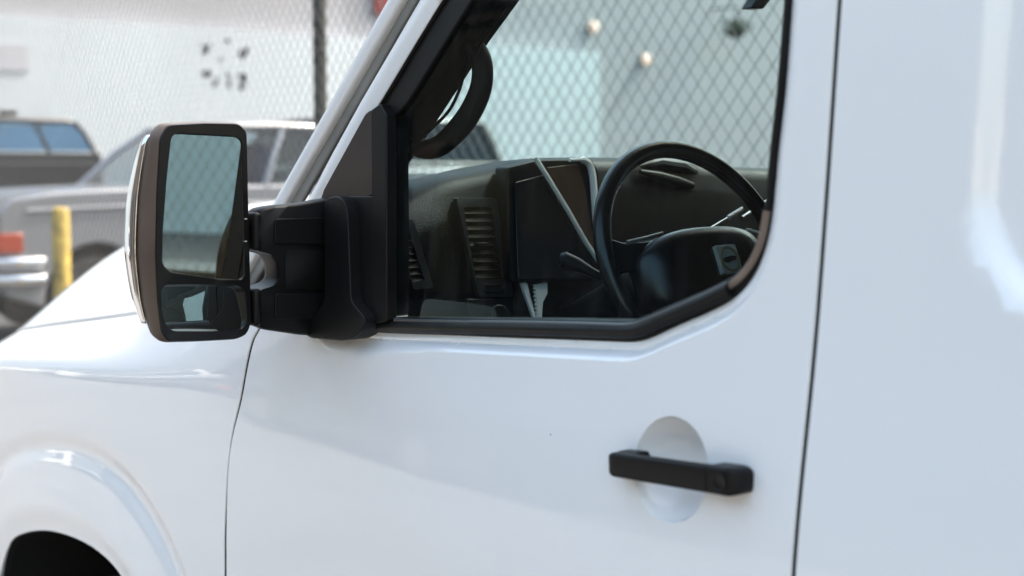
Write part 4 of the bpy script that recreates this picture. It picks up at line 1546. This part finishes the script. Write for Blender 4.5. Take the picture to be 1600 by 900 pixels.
def vehicle(name, label, x0, y0, Lc, Wc, belt, hoodz, zroof, cowl, roof0, roof1, tail, deck, body_m, kind, wheel_r, axles, glass=CGLASS, bumper_m=CHROME, clear=0.36, along_x=False, group='vehicles parked beyond the fence'):
    """x0 near side, y0 nose; lengths along +y, width towards -x"""
    def W(l, w, z):
        return Vector((x0 + l, y0 - w, z)) if along_x else Vector((x0 - w, y0 + l, z))

    def D(a, b, c):
        return (b, a, c) if along_x else (a, b, c)
    R = empty(name, W(Lc / 2, Wc / 2, 0))
    tag(R, label, 'pickup' if kind == 'pickup' else 'car', group)
    # lower body with wheel openings
    prof = [(0.04, clear + 0.12)]
    for ax in axles:
        ra = wheel_r + 0.085
        prof.append((ax - ra, clear))
        for a in np.linspace(PI, 0, 13):
            prof.append((ax + ra * math.cos(a), max(clear, wheel_r + ra * math.sin(a) * 1.06)))
        prof.append((ax + ra, clear))
    prof += [(Lc - 0.05, clear + 0.08), (Lc, clear + 0.3), (Lc - 0.02, deck), (tail, deck + 0.01)]
    if kind == 'pickup':
        prof += [(tail - 0.02, belt)]
    prof += [(cowl + 0.05, belt), (cowl - 0.1, belt - 0.01), (0.5, hoodz + 0.02), (0.12, hoodz - 0.03), (0.0, hoodz - 0.16), (0.0, clear + 0.3)]
    mb = MB().prism(prof, lambda a, b, d: W(a, d, b), 0.0, Wc)
    bm_o = mb.build('body', body_m, R, bevel=0.055, seg=3)
    # shoulder line, sill trim
    for w in (-0.004, Wc + 0.004):
        MB().tube([W(0.25, w, hoodz - 0.14), W(cowl, w, belt - 0.17), W(Lc - 0.1, w, belt - 0.18)], 0.018, 8).build('moulding', body_m, R)
        MB().tube([W(axles[0] + wheel_r + 0.12, w, clear + 0.02), W(axles[-1] - wheel_r - 0.12, w, clear + 0.02)], 0.05, 8).build('side_step', INNER, R)
    # cabin
    ins = 0.13
    rb_, rt = roof0, roof1
    roofm = MB()
    rings = []
    for l, z in ((rb_ - 0.05, zroof - 0.05), (rb_ + 0.15, zroof - 0.012), ((rb_ + rt) / 2, zroof), (rt - 0.1, zroof - 0.015), (rt + 0.03, zroof - 0.06)):
        rings.append([W(l, w, z - 0.03 * abs(2 * (w - Wc / 2) / (Wc - 2 * ins)) ** 4) for w in np.linspace(ins, Wc - ins, 9)])
    roofm.grid(rings)
    roofm.build('roof', body_m, R, thick=0.05)
    for w0, w1 in ((0.03, ins), (Wc - 0.03, Wc - ins)):
        base = [(cowl, rb_), ((cowl + tail) / 2 + 0.05, (rb_ + rt) / 2 + 0.02), (tail, rt)]
        for l0, l1 in base:
            MB().tube([W(l0, w0, belt - 0.03), W((l0 + l1) / 2, (w0 + w1) / 2 - 0.012 * (1 if w0 < 1 else -1), (belt + zroof) / 2), W(l1, w1, zroof - 0.05)], 0.036, 8).build('roof_pillar', body_m, R)
        # side windows: front and rear pane
        for k in range(2):
            (a0_, a1_), (b0_, b1_) = base[k], base[k + 1]
            q = [W(a0_ + 0.03, w0, belt + 0.01), W(b0_ - 0.03, w0, belt + 0.01), W(b1_ - 0.03, w1, zroof - 0.07), W(a1_ + 0.03, w1, zroof - 0.07)]
            MB().add(q, [(0, 1, 2, 3)]).build('side_window', glass, R, smooth=False)
    q = [[W(cowl + 0.0 - 0.06 * (1 - v * v), Wc / 2 + v * (Wc / 2 - 0.05), belt - 0.01) for v in np.linspace(-1, 1, 9)], [W(rb_ - 0.04 - 0.05 * (1 - v * v), Wc / 2 + v * (Wc / 2 - ins - 0.02), zroof - 0.05) for v in np.linspace(-1, 1, 9)]]
    MB().grid(q).build('windshield', glass, R)
    q = [W(tail, 0.05, belt), W(tail, Wc - 0.05, belt), W(rt, Wc - ins, zroof - 0.06), W(rt, ins, zroof - 0.06)]
    MB().add(q, [(0, 1, 2, 3)]).build('rear_window', glass, R, smooth=False)
    # seats
    for w in (Wc * 0.28, Wc * 0.72):
        MB().box(W((rb_ + rt) / 2 - 0.1, w, belt + 0.12), D(0.5, 0.16, 0.55)).build('seat', BLUEGL, R, bevel=0.06, seg=3)
    # wheels
    for ax in axles:
        for w, s in ((0.02, 1), (Wc - 0.02, -1)):
            rg_ = [[W(ax + r * math.cos(t), w + s * d, wheel_r + r * math.sin(t)) for t in np.linspace(0, 2 * PI, 28, endpoint=False)] for r, d in ((wheel_r * .62, 0.0), (wheel_r * .93, 0.0), (wheel_r, 0.03), (wheel_r, 0.2), (wheel_r * .9, 0.24))]
            ty = MB().loft(rg_).build('wheel', TYRE, R)
            rg_ = [[W(ax + r * math.cos(t), w + s * d, wheel_r + r * math.sin(t)) for t in np.linspace(0, 2 * PI, 20, endpoint=False)] for r, d in ((wheel_r * .15, -0.02), (wheel_r * .3, 0.01), (wheel_r * .55, 0.03), (wheel_r * .63, -0.006))]
            MB().loft(rg_).build('rim', STEEL, ty)
    MB().prism([(axles[0] - wheel_r - .1, clear - 0.02), (axles[-1] + wheel_r + .1, clear - 0.02), (axles[-1] + wheel_r + .1, belt - 0.3), (axles[0] - wheel_r - .1, belt - 0.3)], lambda a, b, d: W(a, d, b), 0.24, Wc - 0.24).build('underbody', INNER, R)
    # bumpers and lamps
    for z, dd in ((0.77, 0.0), (0.62, 0.0)):
        rb2 = [W(0.37, -0.035, z), W(0.1, -0.04, z), W(-0.06, 0.04, z), W(-0.12, Wc / 2, z), W(-0.06, Wc - 0.04, z), W(0.1, Wc + 0.04, z), W(0.37, Wc + 0.035, z)]
        MB().tube(rb2, 0.058, 12).build('front_bumper', bumper_m, R)
    MB().box(W(Lc + 0.03, Wc / 2, 0.62), D(Wc, 0.12, 0.2)).build('rear_bumper', bumper_m, R, bevel=0.03)
    for w in (-0.012, Wc + 0.012):
        MB().box(W(0.09, w, hoodz - 0.42), D(0.035, 0.22, 0.17)).build('turn_signal', mat('amber_lens', (0.32, 0.04, 0.012), 0.25), R, bevel=0.012)
    for w in (0.25, Wc - 0.25):
        MB().box(W(-0.01, w, hoodz - 0.3), D(0.34, 0.05, 0.2)).build('headlight', mat('head_lens', (0.6, 0.6, 0.6), 0.1), R, bevel=0.02)
    MB().box(W(-0.005, Wc / 2, hoodz - 0.3), D(Wc - 0.95, 0.03, 0.22)).build('grille', INNER, R, bevel=0.01)
    for w in (-0.01, Wc + 0.01):
        MB().box(W((cowl + tail) / 2 - 0.02, w, belt - 0.2), D(0.03, 0.2, 0.045)).build('door_handle', bumper_m, R, bevel=0.01)
    return R


SILV = mat('silver_paint', (0.23, 0.24, 0.26), 0.3, metal=0.35, coat=0.6, var=0.03, vscale=2)

BLACKP = mat('black_paint', (0.010, 0.012, 0.014), 0.25, coat=0.8)
vehicle('silver_pickup', 'silver pickup truck with chrome bumper behind the yellow bollard', -12.4, 3.92, 6.4, 1.9, 1.42, 1.36, 2.02, 1.42, 2.15, 3.45, 3.62, 1.56, SILV, 'pickup', 0.40, (0.87, 5.1))
vehicle('dark_suv', 'dark grey SUV with blue reflecting windows at the far left', -19.5, 3.1, 4.55, 1.9, 1.78, 1.45, 2.24, 1.1, 1.7, 4.2, 4.45, 1.75, DARKP, 'suv', 0.38, (0.9, 3.65), glass=glass_mat('blue_car_glass', (0.35, 0.55, 0.72), 0.03))
vehicle('black_suv', 'black SUV whose roof shows over the van dashboard', -17.2, 8.35, 4.7, 1.9, 1.62, 1.30, 2.26, 1.1, 1.75, 4.35, 4.62, 1.6, BLACKP, 'suv', 0.38, (0.9, 3.7), glass=DARKGL)

vehicle('white_car', 'white car parked on the street, seen only as a reflection in the van paint', -20.0, -3.6, 4.6, 1.85, 0.98, 0.86, 1.50, 1.15, 1.9, 3.3, 4.0, 1.0, mat('white_car_paint', (0.78, 0.78, 0.78), 0.3, coat=0.8), 'car', 0.32, (0.85, 3.6),
        glass=DARKGL, bumper_m=DARKP, clear=0.25, along_x=True, group='cars parked on the street')
vehicle('dark_car', 'dark car parked on the street, seen only as a reflection in the van paint', -13.2, -4.4, 4.6, 1.85, 0.98, 0.86, 1.48, 1.15, 1.9, 3.3, 4.0, 1.0, DARKP, 'car', 0.32, (0.85, 3.6),
        glass=DARKGL, bumper_m=DARKP, clear=0.25, along_x=True, group='cars parked on the street')
# ------------------------------------------------------------------ street behind the camera, seen in paint and glass
BLK = brick_mat('brown_block', (0.024, 0.021, 0.018), (0.017, 0.015, 0.013), (0.045, 0.041, 0.037), 1.0, 0.42, 0.21)


def street_house(name, label, xa, xb, yf, h, m, nwin, wcol):
    R = empty(name, ((xa + xb) / 2, yf - 5, 0))
    tag(R, label, 'building', 'buildings across the street')
    MB().box(((xa + xb) / 2, yf - 5, h / 2), (xb - xa, 10, h)).build('wall', m, R)
    MB().box(((xa + xb) / 2, yf - 4.95, h + 0.1), (xb - xa + 0.1, 10.2, 0.25)).build('cornice', m, R, bevel=0.03)
    for st in range(max(1, int(h // 3.4))):
        for k in range(nwin):
            cx = xa + (k + 0.5) * (xb - xa) / nwin
            w = (xb - xa) / nwin * 0.5
            f = MB().box((cx, yf + 0.02, 1.7 + st * 3.3), (w + 0.16, 0.08, 1.76)).build('window', DARKP, R)
            MB().box((cx, yf + 0.055, 1.7 + st * 3.3), (w, 0.03, 1.6)).build('pane', DARKGL, f)


street_house('block_building', 'brown block building across the street', -20.5, 6, -11.0, 6.0, BLK, 3, None)
street_house('dark_building', 'dark grey building across the street, seen only in reflections', -36, -20.8, -11.0, 7.0, mat('dark_stucco', (0.022, 0.024, 0.025), 0.9, var=0.2), 4, None)
street_house('white_building', 'white painted building across the street', -70, -36.3, -11.0, 5.2, mat('white_stucco', (0.72, 0.72, 0.70), 0.9, var=0.05), 5, None)
lot = empty('lot_building', (24, 27, 0))
tag(lot, 'long grey building beyond the lot, caught only in the van mirror', 'building')
MB().box((24, 27, 4), (70, 10, 8)).build('wall', mat('lot_grey_wall', (0.62, 0.64, 0.62), 0.9, var=0.08, vscale=0.6), lot)
MB().box((24, 27, 8.15), (70.4, 10.4, 0.3)).build('roof', CONC, lot, bevel=0.04)
street_house('tan_building', 'tan stucco building across the street', 6.3, 26, -11.0, 4.5, mat('tan_stucco', (0.42, 0.34, 0.26), 0.9, var=0.05), 4, None)
